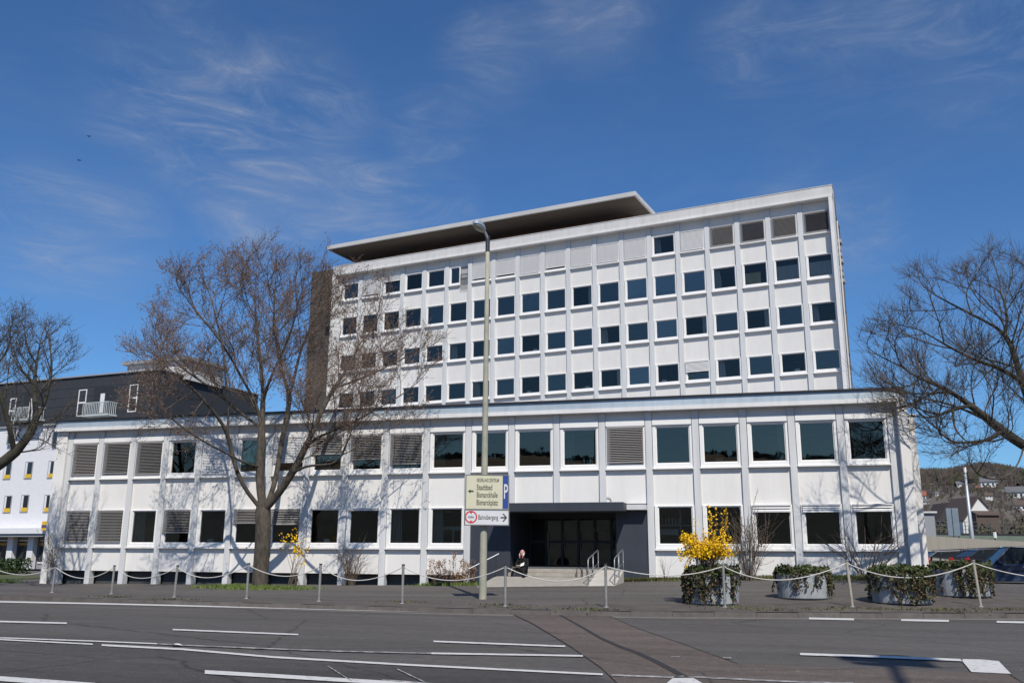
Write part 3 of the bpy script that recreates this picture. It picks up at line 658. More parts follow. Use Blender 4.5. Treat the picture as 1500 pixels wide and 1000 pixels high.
# ------------------------------------------------------------------ vegetation helpers
BARK=mat('bark',(.115,.092,.072),.95,c2=(.034,.031,.022),nscale=7,stretch=(1,1,.35),bump=1.0,bscale=9)
BARKM=mat('bark_mossy',(.070,.058,.044),.95,c2=(.026,.028,.017),nscale=3,bump=.8,bscale=14)
TWIG=mat('twig_brown',(.15,.11,.08),.9,noise=.3,nscale=3)
TWIGD=mat('twig_dark',(.085,.068,.052),.9,noise=.3,nscale=3)
BUD=mat('bud_red',(.25,.145,.10),.8,c2=(.17,.105,.075),nscale=2)
BUDG=mat('bud_dull',(.13,.10,.07),.8,noise=.3)
class Skel:
    def __init__(s): s.p=[]; s.par=[]
    def add(s,p,par): s.p.append(np.array(p,float)); s.par.append(par); return len(s.p)-1
def subdivide(path,step):
    out=[path[0]]
    for a,b in zip(path[:-1],path[1:]):
        n=max(1,int(np.linalg.norm(b-a)/step))
        for k in range(1,n+1): out.append(a+(b-a)*k/n)
    return out
def unproj_ok(P,env,ok):
    x,y,_=topix(P); x+=14*math.sin(y*.083+P[1]*1.3)+8*math.sin(y*.21); y+=16*math.sin(x*.071+P[1]*.9)+9*math.sin(x*.19+1); return inpoly(x,y,env) and (ok is None or ok(P))
def grow2(sk,env,ok,n0,lens,step=.27,seed=1,side=(.42,.40,.36),up=.05,spawn=(.62,.50,.42),ang=(.60,1.05),skip=0,outb=.25,center=None):
    r_=random.Random(seed); g=np.random.default_rng(seed)
    n_init=len(sk.p); childs=set(sk.par)
    def perp(d):
        v=g.normal(0,1,3); v-=d*(v@d); return v/(np.linalg.norm(v)+1e-9)
    def run(i,d,L,lev):
        n=max(2,int(L/step)); cur=i; bend=perp(d)*r_.uniform(-.10,.10)
        for k in range(n):
            d=d+bend*.5+g.normal(0,.09,3)+np.array([0,0,up]); d/=np.linalg.norm(d)
            P=sk.p[cur]+d*step*(1-.3*lev/3)
            if not unproj_ok(P,env,ok): 
                if r_.random()<.85: return
            cur=sk.add(P,cur)
            if lev<3 and k>=1 and r_.random()<spawn[lev]:
                a=r_.uniform(*ang); q=perp(d); q[2]=abs(q[2])*.6+q[2]*.4
                dd=d*math.cos(a)+q*math.sin(a); dd/=np.linalg.norm(dd)
                run(cur,dd,lens[lev+1]*r_.uniform(.5,1.15)*(1-.35*k/n),lev+1)
    par=list(sk.par)
    for i in range(n_init):
        if par[i]<0: continue
        if i<skip: continue
        d=sk.p[i]-sk.p[par[i]]; d/=np.linalg.norm(d)+1e-9
        if i not in childs: 
            for _ in range(3): run(i,d+g.normal(0,.22,3),lens[0]*r_.uniform(.6,1.0),0)
            continue
        if r_.random()<side[0]*n0:
            a=r_.uniform(.55,1.1); q=perp(d)
            if center is not None:
                o_=sk.p[i]-center; o_[2]=0; o_/=np.linalg.norm(o_)+1e-9; q=q+o_*outb; q-=d*(q@d); q/=np.linalg.norm(q)+1e-9
            dd=d*math.cos(a)+q*math.sin(a); run(i,dd,lens[0]*r_.uniform(.55,1.1),0)
def finish_tree(sk,rt,rtip,e=2.25,rmin_trunk=.05,name='tree',label='',cat='tree',group=None,base=None,bark=BARK,twig=TWIG,bud=None,twn=3,twl=.45,budn=0,buds=.045,flare=1.35,keepfn=None,nthick=10,droop=0.0,tr=.006):
    n=len(sk.p); P=np.array(sk.p); par=np.array(sk.par); ch=[[] for _ in range(n)]
    for i in range(n):
        if par[i]>=0: ch[par[i]].append(i)
    acc=np.zeros(n); order=list(range(n))
    for i in reversed(order):
        if not ch[i]: acc[i]=1.0
        if par[i]>=0: acc[par[i]]+=acc[i]
    # pipe model scaled to trunk radius
    rr=rtip+(rt-rtip)*((acc-1)/(acc[0]-1))**(1/e)
    for i in range(n):   # trunk flare
        pass
    root=thing(name,label,cat,tuple(base if base is not None else P[0]),0,group)
    off=np.array(base if base is not None else P[0])
    tk=MB(); th=MB(); done=np.zeros(n,bool)
    # smooth positions slightly
    Q=P.copy()
    for _ in range(2):
        Q2=Q.copy()
        for i in range(1,n):
            if par[i]>=0 and ch[i]:
                c=max(ch[i],key=lambda k:acc[k]); Q2[i]=.5*Q[i]+.25*Q[par[i]]+.25*Q[c]
        Q=Q2
    starts=[(0,-1)]
    while starts:
        s,pa=starts.pop()
        chain=[s]; 
        while ch[chain[-1]]:
            cs=sorted(ch[chain[-1]],key=lambda k:-acc[k]); 
            for c in cs[1:]: starts.append((c,chain[-1]))
            chain.append(cs[0])
        pts=[Q[k]-off for k in chain]; rad=[rr[k] for k in chain]
        if pa>=0: pts=[Q[pa]-off]+pts; rad=[min(rr[pa],rad[0]*1.15)]+rad
        # split chain into thick and thin
        cut=len(pts)
        for k,r in enumerate(rad):
            if r<rmin_trunk: cut=k; break
        if cut>=2: tk.tube(pts[:cut+1] if cut<len(pts) else pts,rad[:cut+1] if cut<len(pts) else rad,nthick if rad[0]>.09 else 6,cap=False)
        a=max(0,cut-1) if cut>=2 else 0
        if len(pts)-a>=2: th.tube(pts[a:],rad[a:],4 if rad[a]>.02 else 3,cap=False)
    # twigs and buds
    bm=MB()
    thin=[i for i in range(1,n) if rr[i]<.022]
    for i in thin:
        d0=Q[i]-Q[par[i]]; d0/=np.linalg.norm(d0)+1e-9
        for _ in range(twn if ch[i] else twn+1):
            if random.random()<.15: continue
            d=d0*.9+rng.normal(0,.55,3)+np.array([0,0,.25-droop]); d/=np.linalg.norm(d); L=twl*random.uniform(.4,1.25)
            a=Q[i]-off; m_=a+d*L*.5+rng.normal(0,.03,3); d2=d+rng.normal(0,.2,3)+np.array([0,0,.15-droop]); c=m_+d2*L*.5
            if keepfn and not keepfn(c+off): continue
            th.tube([a,m_,c],[tr,tr*.8,tr*.5],3,cap=False)
            if budn:
                for k in range(budn):
                    t=random.uniform(.35,1.0); q=a+(m_-a)*t*2 if t<.5 else m_+(c-m_)*(t*2-1); q=q+rng.normal(0,.025,3)
                    s_=buds*random.uniform(.5,1.4); u=rng.normal(0,1,3); u/=np.linalg.norm(u); v=np.cross(u,rng.normal(0,1,3)); v/=np.linalg.norm(v)+1e-9; w_=np.cross(u,v)
                    bm.add([q+u*s_,q-u*s_*.5+v*s_*.45,q-u*s_*.5-v*s_*.25+w_*s_*.4,q-u*s_*.5-v*s_*.25-w_*s_*.4],[(0,1,2),(0,2,3),(0,3,1),(1,3,2)])
    tk.build('trunk',bark,root,smooth=True)
    if bm.v:
        off0=len(th.v); nf=len(th.f); th.v+=bm.v; th.f+=[tuple(i+off0 for i in f) for f in bm.f]; th.m+=[1]*len(bm.f)
        th.build('crown',[twig,bud],root)
    else: th.build('crown',twig,root)
    print(name,'nodes',n,'twig faces',len(th.f))
    return root
def inpoly(x,y,poly):
    c=False; j=len(poly)-1
    for i in range(len(poly)):
        xi,yi=poly[i]; xj,yj=poly[j]
        if (yi>y)!=(yj>y) and x<(xj-xi)*(y-yi)/(yj-yi)+xi: c=not c
        j=i
    return c
def attractors(poly,n,depth,halfd,cx,rx,ok=None,dens=None):
    out=[]; xs_=[p[0] for p in poly]; ys_=[p[1] for p in poly]
    while len(out)<n:
        x=random.uniform(min(xs_),max(xs_)); y=random.uniform(min(ys_),max(ys_))
        if not inpoly(x,y,poly): continue
        if dens and random.random()>dens(x,y): continue
        k=max(.15,1-((x-cx)/rx)**2)**.5
        P=at(x,y,depth+random.uniform(-1,1)*halfd*k)
        if ok and not ok(P): continue
        out.append(P)
    return out
def limbs(sk,start,paths,depth,step=.35):
    # paths: list of (parent_key, [(px,py,dd)...]) ; keys index nodes
    ends={}
    for key,parent,pts in paths:
        P=[at(x,y,depth+dd) for x,y,dd in pts]
        if parent is None: cur=sk.add(P[0],-1); rest=P
        else:
            # attach at the nearest existing node to the first point
            k=min(range(len(sk.p)),key=lambda i:np.linalg.norm(sk.p[i]-P[0])); cur=k; rest=[sk.p[k]]+P[1:]
        # slight wobble with catmull-like rounding
        sub=subdivide(rest,step)
        arr=np.array(sub)
        for _ in range(2):
            if len(arr)>2: arr[1:-1]=.5*arr[1:-1]+.25*arr[:-2]+.25*arr[2:]
        for q in arr[1:]:
            cur=sk.add(q+rng.normal(0,.012,3),cur)

# main tree
random.seed(11)
DT=38.4
sk=Skel()
limbs(sk,None,[
 ('t',None,[(380,862,0),(383,820,0),(386,780,0),(387,748,0)]),
 ('a',1,[(387,752,0),(373,737,-.2),(352,708,-.5),(341,674,-.8),(334,635,-1),(335,603,-1.2),(331,565,-1.3),(329,520,-1.5),(318,470,-1.7),(305,425,-1.8)]),
 ('b',1,[(387,750,0),(380,715,.2),(380,680,.3),(384,640,.3),(383,605,.3),(378,590,.2),(360,564,0),(338,524,-.5),(318,490,-.8),(285,455,-1.2)]),
 ('b2',1,[(384,635,.3),(386,580,.7),(382,530,1.0),(375,480,1.2),(372,430,1.4),(378,380,1.4)]),
 ('b3',1,[(386,590,.6),(392,558,.2),(408,532,-.3),(425,490,-.6),(440,440,-.8),(448,395,-.9)]),
 ('c',1,[(387,752,0),(399,735,-.2),(415,713,-.5),(430,695,-.7),(438,676,-.7),(448,653,-.7),(460,629,-.5),(472,599,-.3),(488,567,0),(504,551,.3),(520,515,.8),(545,481,1.2)]),
 ('d',1,[(394,742,.1),(402,715,.6),(409,665,.9),(418,620,1.2),(426,580,1.5),(432,545,1.6),(444,500,1.8),(470,450,2.0),(490,410,2.1)]),
 ('d2',1,[(426,580,1.5),(412,545,1.9),(405,500,2.2),(400,450,2.4),(405,400,2.4)]),
 ('e',1,[(430,695,-.7),(441,685,-1.3),(455,680,-1.8),(472,680,-2.3),(496,681,-2.8),(520,678,-3.2)]),
 ('e2',1,[(490,681,-2.7),(502,664,-2.9),(512,640,-3.2)]),
 ('f',1,[(448,655,-.7),(462,640,-1.2),(480,634,-1.6),(500,626,-2.0),(530,612,-2.3),(556,596,-2.5),(590,580,-2.6),(612,560,-2.7)]),
 ('g',1,[(380,690,.3),(366,684,-.6),(342,668,-1.4),(310,653,-2.1),(289,641,-2.6),(262,625,-3.0),(240,600,-3.3)]),
 ('g2',1,[(310,653,-2.1),(290,656,-2.5),(270,660,-2.9)]),
 ('h',1,[(385,630,.3),(360,612,.5),(330,585,.9),(300,560,1.2),(265,540,1.5),(240,510,1.6)]),
 ('i',1,[(338,640,-1),(320,612,-1.7),(300,585,-2.2),(275,560,-2.8),(250,545,-3.1)]),
 ('l',1,[(300,585,-2.2),(282,605,-2.6),(268,625,-3.0)]),
 ('l2',1,[(285,572,-2.5),(262,585,-2.7),(240,602,-3.0),(226,618,-3.2)]),
 ('l3',1,[(310,600,-2.0),(300,618,-2.4),(290,632,-2.8)]),
 ('k',1,[(488,567,0),(520,560,.3),(560,540,.5),(600,520,.5)]),
],DT)
env=[(185,575),(195,500),(225,445),(250,405),(290,370),(330,358),(382,345),(420,358),(455,362),(490,392),(520,395),(560,410),(600,440),(632,500),(640,560),(632,610),(640,660),(600,690),(560,672),(530,690),(495,676),(440,660),(400,610),(330,620),(280,640),(240,632),(195,622)]
okf=lambda P: (P[1]<-.9 or P[2]>8.3) and P[2]<15.5
grow2(sk,env,okf,2.0,(3.0,1.9,1.1,.6),up=.07,spawn=(.60,.46,.38),seed=4,skip=26,center=at(385,640,DT))
finish_tree(sk,.325,.0055,1.58,.035,'deciduous_tree','big bare tree with reddish buds and a forked trunk before the white office wing',bark=BARK,twig=TWIG,bud=BUD,twn=3,twl=.5,budn=2,buds=.04,tr=.005,keepfn=lambda P:P[1]<-.45 or P[2]>8.0,base=at(380,862,DT))

# right tree
random.seed(12)
DR=30.4; sk=Skel()
limbs(sk,None,[
 ('t',None,[(1590,852,0),(1588,790,0),(1575,735,0),(1560,700,0),(1545,672,0)]),
 ('A',1,[(1548,678,0),(1500,656,-.3),(1467,631,-.6),(1440,607,-.8),(1420,592,-1),(1395,573,-1.2),(1362,561,-1.5),(1332,549,-1.8),(1303,526,-2.0),(1280,518,-2.2)]),
 ('A2',1,[(1425,596,-1),(1405,597,-1.6),(1385,603,-2.1),(1378,607,-2.3)]),
 ('A3',1,[(1450,617,-.7),(1433,607,.2),(1412,600,.7),(1380,585,1.1),(1350,582,1.5)]),
 ('B',1,[(1560,700,0),(1540,640,.3),(1512,600,.5),(1498,560,.6),(1486,522,.7),(1477,488,.7),(1470,425,.8),(1458,391,.9),(1440,362,1.0)]),
 ('C',1,[(1498,560,.6),(1470,540,0),(1445,532,-.4),(1421,526,-.7),(1395,510,-1),(1370,496,-1.3),(1345,480,-1.5),(1318,460,-1.7)]),
 ('D',1,[(1477,490,.7),(1460,478,1.0),(1442,471,1.3),(1404,450,1.8),(1366,433,2.0),(1341,412,2.2)]),
 ('E',1,[(1500,590,.5),(1520,540,-.5),(1525,480,-1),(1510,420,-1.3),(1498,380,-1.4)]),
 ('G',1,[(1470,633,-.6),(1455,648,-1.2),(1430,645,-1.8),(1400,650,-2.2)]),
 ('H',1,[(1545,672,0),(1600,620,.5),(1650,560,1),(1690,500,1.3)]),
 ('I',1,[(1560,700,0),(1600,650,-1),(1640,560,-2),(1630,470,-2)]),
 ('J',1,[(1500,657,-.3),(1490,690,-1.0),(1470,705,-1.4),(1440,700,-1.8)]),
],DR)
env=[(1262,520),(1275,480),(1310,440),(1345,400),(1395,385),(1440,368),(1520,360),(1620,365),(1700,420),(1740,520),(1720,640),(1640,700),(1500,722),(1430,712),(1395,690),(1345,655),(1290,600),(1262,560)]
okr=lambda P: not (P[0]<38.9 and P[1]>-.8 and P[2]<8.5)
grow2(sk,env,okr,1.6,(3.0,1.9,1.1,.6),seed=5,skip=14,center=at(1560,640,DR))
finish_tree(sk,.33,.0055,1.62,.035,'deciduous_tree','large dark bare tree reaching in from the right edge, its branches over the parked cars',bark=BARKM,twig=TWIGD,bud=BUDG,twn=4,twl=.5,budn=0,keepfn=okr,base=at(1590,855,DR),tr=.0055)

# left tree
random.seed(13)
DL=36.0; sk=Skel()
limbs(sk,None,[
 ('t',None,[(-75,866,0),(-72,800,0),(-66,750,0),(-50,712,0)]),
 ('A',1,[(-52,716,0),(-20,692,-.2),(0,682,-.3),(22,663,-.4),(42,643,-.5),(55,622,-.5),(63,598,-.5),(72,575,-.4),(76,545,-.3),(76,515,-.2)]),
 ('B',1,[(55,620,-.5),(52,590,.2),(48,560,.5),(55,520,.7),(60,490,.8)]),
 ('C',1,[(-50,712,0),(-40,640,.5),(-25,580,.8),(-5,535,1.0),(18,505,1.1),(35,480,1.2)]),
 ('D',1,[(52,640,-.5),(70,645,-1.2),(84,660,-1.5),(100,665,-1.8)]),
 ('E',1,[(20,665,-.4),(15,630,-1.0),(5,590,-1.4),(-5,560,-1.6)]),
 ('F',1,[(-50,712,0),(-90,640,0),(-130,570,0),(-150,500,0)]),
],DL)
env=[(-240,500),(-150,455),(-40,462),(10,458),(50,465),(85,478),(110,500),(132,532),(120,560),(108,590),(104,625),(112,668),(90,700),(40,672),(0,720),(-60,690),(-200,640)]
okl=lambda P: (P[1]<-.6 or P[0]<-1.4)
grow2(sk,env,okl,1.5,(2.6,1.7,1.0,.6),seed=6,skip=12,center=at(-50,640,DL))
finish_tree(sk,.31,.0055,1.6,.035,'deciduous_tree','bare mossy tree at the left edge, its branches over the white building with yellow sills',bark=BARKM,twig=TWIGD,bud=BUDG,twn=4,twl=.45,budn=1,buds=.035,keepfn=okl,base=at(-75,868,DL),tr=.0055)

# ------------------------------------------------------------------ shrubs
LEAFG=leafmat('ivy_leaf',(.085,.105,.032),(.035,.05,.018),2.5); LEAFB=leafmat('ivy_brown',(.135,.10,.055),(.07,.05,.03),3)
FORS=leafmat('forsythia_flower',(.92,.60,.015),(.78,.44,.006),3)
GRBL=leafmat('grass_blade',(.16,.22,.05),(.09,.12,.03),2)
def leaf(b,p,s,asp=.6,up=None):
    u=rng.normal(0,1,3); u/=np.linalg.norm(u); v=np.cross(u,rng.normal(0,1,3)); v/=np.linalg.norm(v)+1e-9
    b.add([p-u*s*.5,p+v*s*asp*.5,p+u*s*.6,p-v*s*asp*.5],[(0,1,2,3)])
def shrub(name,label,cat,base,h,wd,n,stemm,leafm=None,leafn=0,lsize=.05,spread=1.0,leaf_from=.4,r0=.012,sub=3,partname='flowers',depthf=.7,topgap=None):
    t=thing(name,label,cat,tuple(base)); b=MB(); l=MB()
    for k in range(n):
        a=random.uniform(0,2*math.pi); q=random.uniform(.1,1)**.6
        ex=math.cos(a)*q*wd/2*spread; ey=math.sin(a)*q*wd/2*depthf; hh=h*random.uniform(.55,1.0)*(1-.25*q)
        p0=np.array([ex*.18,ey*.18,0]); p3=np.array([ex,ey,hh]); pts=[]
        bend=rng.normal(0,.05,3)*h
        for s in np.linspace(0,1,7):
            pts.append(p0+(p3-p0)*np.array([s**1.3,s**1.3,s])+bend*math.sin(s*math.pi)*.5+(0,0,0))
        b.tube(pts,[r0*(1-.75*s) for s in np.linspace(0,1,7)],4,cap=False)
        br=[pts]
        for j in range(sub):
            i=random.randint(2,5); st=pts[i]; d=(pts[i+1]-pts[i]); d/=np.linalg.norm(d); d=d+rng.normal(0,.45,3); L=h*random.uniform(.12,.3)
            e=[st,st+d*L*.5,st+d*L*.5+(d+rng.normal(0,.2,3))*L*.5]; b.tube(e,[r0*.5,r0*.4,r0*.25],3,cap=False); br.append(e)
        for path in br:
            for j in range(leafn):
                s=random.uniform(leaf_from if path is pts else .1,1); i=min(len(path)-2,int(s*(len(path)-1))); f=s*(len(path)-1)-i
                leaf(l,path[i]+(path[i+1]-path[i])*f+rng.normal(0,lsize*.5,3),lsize*random.uniform(.6,1.3),.8)
    b.build('stems',stemm,t)
    if leafm: l.build(partname,leafm,t)
    return t
random.seed(5)
def gf(px,py,Y=-.6):
    P=gnd(px,py)
    if P[1]>Y and P[0]<38: P=onY(px,py,Y); P[2]=zp(P[0],Y)
    return P
# ivy planters
PLC=mat('planter_concrete',(.38,.40,.41),.85,noise=.2,nscale=3,bump=.2)
streak(PLC,.35,1.2,.25); SOIL=mat('planter_soil',(.06,.045,.03),.95)
def planter(px,py,rad,h,label,ivl,cover,seed,tilt=0,hang=1.0,side=0.0):
    P=gnd(px,py); dirv=P-CAM; dirv[2]=0; dirv/=np.linalg.norm(dirv); C=P+dirv*rad; z=zp(C[0],C[1])-.01
    t=thing('planter',label,'planter',(C[0],C[1],z),0,'round concrete planters on the pavement')
    b=MB(); b.lathe([(rad*.93,0),(rad*.97,.03),(rad,h*.5),(rad*1.01,h-.05),(rad*1.0,h),(rad*.9,h),(rad*.88,h-.12),(.01,h-.12)],40); b.build('tub',PLC,t,smooth=False)
    b=MB(); b.lathe([(rad*.88,h-.15),(rad*.87,h-.06),(.01,h-.05)],30); b.build('soil',SOIL,t)
    iv=thing('ivy',ivl,'ivy',(C[0],C[1],z+h),0,'ivy growing over the planters'); r_=np.random.default_rng(seed)
    l=MB(); l2=MB(); st=MB()
    for k in range(2600):
        a=r_.uniform(0,2*math.pi); q=r_.uniform(0,1)**.5*(rad*1.07); bumpy=.10+.06*math.sin(a*5+seed)+.05*math.sin(a*11)
        leaf(l if r_.random()<.9 else l2,np.array([q*math.cos(a),q*math.sin(a),r_.uniform(-.03,bumpy+.05)]),r_.uniform(.05,.11),.9)
    front=math.atan2(-dirv[1],-dirv[0])
    n=int(95*cover)
    for k in range(n):
        da=r_.uniform(-math.pi,math.pi)
        if r_.random()<.65: da=side+r_.normal(0,.7)
        a=front+da; L=h*hang*r_.uniform(.25,1.02); rr=rad*1.05
        cl=math.cos(a+1.1)*.0
        pts=[]; dz=0; aa=a
        for s in np.linspace(0,1,8):
            aa+=r_.normal(0,.045); pts.append(np.array([(rr+.02+.05*math.sin(s*3+k))*math.cos(aa),(rr+.02+.05*math.sin(s*3+k))*math.sin(aa),-L*s]))
        st.tube(pts,.006,3,cap=False)
        for j in range(int(30*L/h)+6):
            s=r_.uniform(0,1); i=min(6,int(s*7)); p=pts[i]+(pts[i+1]-pts[i])*(s*7-i)+r_.normal(0,.025,3); p[2]=max(p[2],-h+.02)
            leaf(l if r_.random()<.55-.35*s else l2,p,r_.uniform(.045,.095),.9)
    l.build('green_leaves',LEAFG,iv); l2.build('brown_leaves',LEAFB,iv); st.build('vines',TWIGD,iv)
    return C,z
s_=F_PX
d1=topix(gnd(1043,884))[2]
C1,z1=planter(1045,887,.70,.80,'round pale blue-grey concrete planter holding the yellow forsythia bush','green ivy spilling thickly over the planter with the yellow bush',.75,1,side=-.5)
planter(1177,879,.72,.70,'round grey concrete planter right of the yellow bush, its left side free of ivy','ivy topping the middle planter and hanging down its right side only',.38,2,side=.95,hang=.9)
planter(1322,887,.78,.78,'round grey concrete planter nearest the road at the right, half hidden by brownish ivy','brownish ivy covering the larger planter beside the right-hand bollards',.8,3,side=.5)
planter(1412,876,.78,.78,'round grey concrete planter farther back beside the parked blue car','ivy over the rearmost planter in front of the parked cars',.55,4,side=.3)
# forsythia in the planter: arching mass with upright shoots
def at_ground(px,py): return gnd(px,py)
random.seed(21)
B=np.array([C1[0]-.05,C1[1]-.0,z1+.75])
t=thing('forsythia_bush','bright yellow flowering forsythia bush growing from the ivy-covered planter','shrub',tuple(B)); b=MB(); l=MB()
sc=topix(B)[2]/F_PX
def addshoot(pts,n,dens0,size=.05,r=.009,spread=.02,bb=None,ll=None):
    b_=bb or b; l_=ll or l
    pts=[np.array(p,float) for p in pts]; fine=subdivide(pts,.08); b_.tube(fine,[r*(1-.7*i/len(fine)) for i in range(len(fine))],4,cap=False)
    for k in range(n):
        s=dens0+(1-dens0)*random.random(); i=min(len(fine)-1,int(s*len(fine))); leaf(l_,fine[i]+rng.normal(0,spread,3),size*random.uniform(.6,1.3),.8)
def loc(px,py,dy=0): 
    P=at(px,py,hd(B)+dy); return P-B
for px,py in ((1038,741),(1048,745),(1062,742),(1064,741),(1041,752),(1058,756),(1018,762),(1030,775)):
    x0=1040+random.uniform(-10,10); addshoot([(loc(x0,842)),loc((x0+px)/2+2,800),loc(px+1,770 if py<760 else 785),loc(px,py)],75,.3,.055,.01,.028)
for k in range(95):
    a=random.uniform(-1,1); px=1036+a*46*random.uniform(.7,1.0); py=random.uniform(775,806)+abs(a)*8; dy=random.uniform(-.7,.7)
    x0=1038+random.uniform(-14,14); addshoot([loc(x0,842,dy*.2),loc(x0*.6+px*.4,812,dy*.6),loc(px,py,dy)],34,.55,.06,.007,.05)
for k in range(22):
    px=random.uniform(995,1012) if k%2 else random.uniform(1055,1072); py=random.uniform(808,835) if px<1020 else random.uniform(800,818); dy=random.uniform(-.5,.5)
    addshoot([loc(1035,842,dy*.2),loc((1035+px)/2,800,dy),loc(px,py,dy)],14,.7,.05,.006,.03)
b.build('stems',TWIG,t); l.build('flowers',FORS,t)
# small forsythia near the wall at the left tree
G=gf(432,858); B=G.copy(); t=thing('forsythia_bush','small yellow forsythia with few flowers against the wall right of the big trunk','shrub',tuple(B)); b=MB(); l=MB()
for px,py,n in ((436,765,10),(412,778,16),(420,785,18),(428,782,30),(434,787,40),(438,792,36),(440,800,30),(436,806,26),(445,790,12),(450,800,8),(448,812,8),(444,825,8),(455,793,8),(418,795,8)):
    x0=432+random.uniform(-12,8); addshoot([loc(x0,857),loc(x0*.5+px*.5,825),loc(px,py)],n,.72,.075,.011,.06)
o0=len(b.v); b.m=[0]*len(b.f)+[1]*len(l.f); b.v+=l.v; b.f+=[tuple(k+o0 for k in f) for f in l.f]; b.build('branches',[TWIG,FORS],t)
def bs(px,py,h,wd,n,label,**k):
    P=gf(px,py); return shrub('bare_shrub',label,'shrub',P,h,wd,n,k.pop('m',TWIG),**k)
bs(515,857,2.0,1.5,34,'round bare twiggy shrub against the white wall, left of the dried bush',leafm=BUD,leafn=2,lsize=.03,sub=5,partname='buds')
bs(1098,850,3.0,1.9,26,'tall bare greyish shrub between the yellow bush and the next planter',leafm=BUDG,leafn=5,lsize=.035,sub=6,partname='buds',r0=.016)
bs(1272,846,2.3,3.3,16,'wide spreading bare shrub by the right corner of the white wing',leafm=BUD,leafn=2,lsize=.035,sub=6,partname='buds',r0=.018)
bs(975,851,1.3,.6,6,'thin wispy bare shrub beneath the window right of the entrance',sub=3,r0=.008)
bs(70,852,3.2,.7,14,'thin yellowish shrub against the left corner of the white office wing',leafm=mat('ochre_leaf',(.45,.28,.05),.7,noise=.3),leafn=5,lsize=.05,sub=4,partname='leaves')
# dried hydrangea-like bush
P=gf(650,855,-.9); t=thing('dried_flower_bush','low bush of dried brown flower heads beside the lamp post, in front of the wall','shrub',tuple(P)); b=MB(); l=MB(); B=P
DRY=leafmat('dried_heads',(.42,.26,.15),(.22,.12,.07),4); 
for k in range(75):
    px=random.uniform(626,697); py=random.uniform(820,846) ; dy=random.uniform(-.5,.3)
    if abs(px-668)<6 and k%3==0: py-=12
    e=loc(px,py,dy); s0=loc(px*.7+660*.3,855,dy*.6); s0[2]=max(s0[2],0); b.tube([s0,(s0+e)/2+rng.normal(0,.03,3),e],[.007,.006,.004],3,cap=False)
    for j in range(18): leaf(l,e+rng.normal(0,.045,3),.06*random.uniform(.5,1.2),.8)
    for j in range(5): leaf(l,s0+(e-s0)*random.uniform(.3,.9)+rng.normal(0,.05,3),.07,.6)
b.build('stems',TWIG,t); l.build('flower_heads',DRY,t)

def tufts(name,label,pts,n,h,m_,spread):
    b=MB()
    for k in range(n):
        i=random.randrange(len(pts)); P=pts[i]; x=P[0]+random.gauss(0,spread[0]); y=P[1]+random.gauss(0,spread[1])
        y=min(y,-.06) if x<38 else y
        z=zp(x,y); a=random.uniform(0,math.pi); hh=h*random.uniform(.3,1.2); dx,dy=math.cos(a)*.02,math.sin(a)*.02; lx,ly=random.gauss(0,.04),random.gauss(0,.04)
        b.add([(x-dx,y-dy,z),(x+dx,y+dy,z),(x+lx,y+ly,z+hh)],[(0,1,2)])
    o=b.build(name,m_); tag(o,label,'grass',kind='stuff')
tufts('grass_patch','bright green grass and weeds growing around the foot of the big tree',[gnd(x,859+random.uniform(-2,4)) for x in np.linspace(312,432,20)],5200,.11,GRBL,(.5,.28))
tufts('weeds','weeds and grass along the foot of the white wall right of the entrance',[gnd(x,850) for x in np.linspace(915,1010,22)]+[gnd(x,848) for x in np.linspace(1060,1330,50)],9500,.16,leafmat('weed_green',(.15,.19,.05),(.10,.08,.04),2),(.5,.22))
tufts('weeds','sparse weeds in the dirt strip along the kerb',[gnd(x,y) for x,y in ((855,893),(870,892),(1075,889),(1100,893),(1130,893),(1200,892),(1250,891),(1300,892),(1340,893),(1380,892),(1400,895),(1460,893),(1490,892),(735,886),(590,882),(760,890),(255,878),(165,874))],1500,.06,leafmat('verge_green',(.12,.14,.05),(.09,.07,.04),2),(.45,.12))
tufts('weeds','green weeds below the dried flower bush',[gf(x,857) for x in np.linspace(628,690,14)],2000,.14,GRBL,(.3,.15))
tufts('ground_cover','low green plants in the bed at the left corner of the pavement',[gnd(x,851) for x in np.linspace(-40,72,26)],5000,.22,leafmat('cover_green',(.15,.20,.08),(.05,.07,.03),1.5),(.5,.4))
P=gnd(-10,843); 
t=thing('clipped_hedge','low dark green clipped hedge in front of the shop windows at the far left','hedge',tuple(at(0,832,62)*np.array([1,1,0])+np.array([0,0,.0])))
b=MB(); 
for k in range(5200): leaf(b,np.array([random.uniform(-5,1.9),random.uniform(-.8,.8),random.uniform(0,1.0)+.12*random.random()]),random.uniform(.08,.17),.8)
b.build('foliage',leafmat('hedge_leaf',(.045,.075,.02),(.02,.035,.012),1.2),t)
lawn=MB(); P0=at(0,832,60); lawn.box(P0[0]-25,P0[0]+9,P0[1]-10,P0[1]-1.5,-.1,.10); tag(lawn.build('lawn',GRASS),kind='structure')

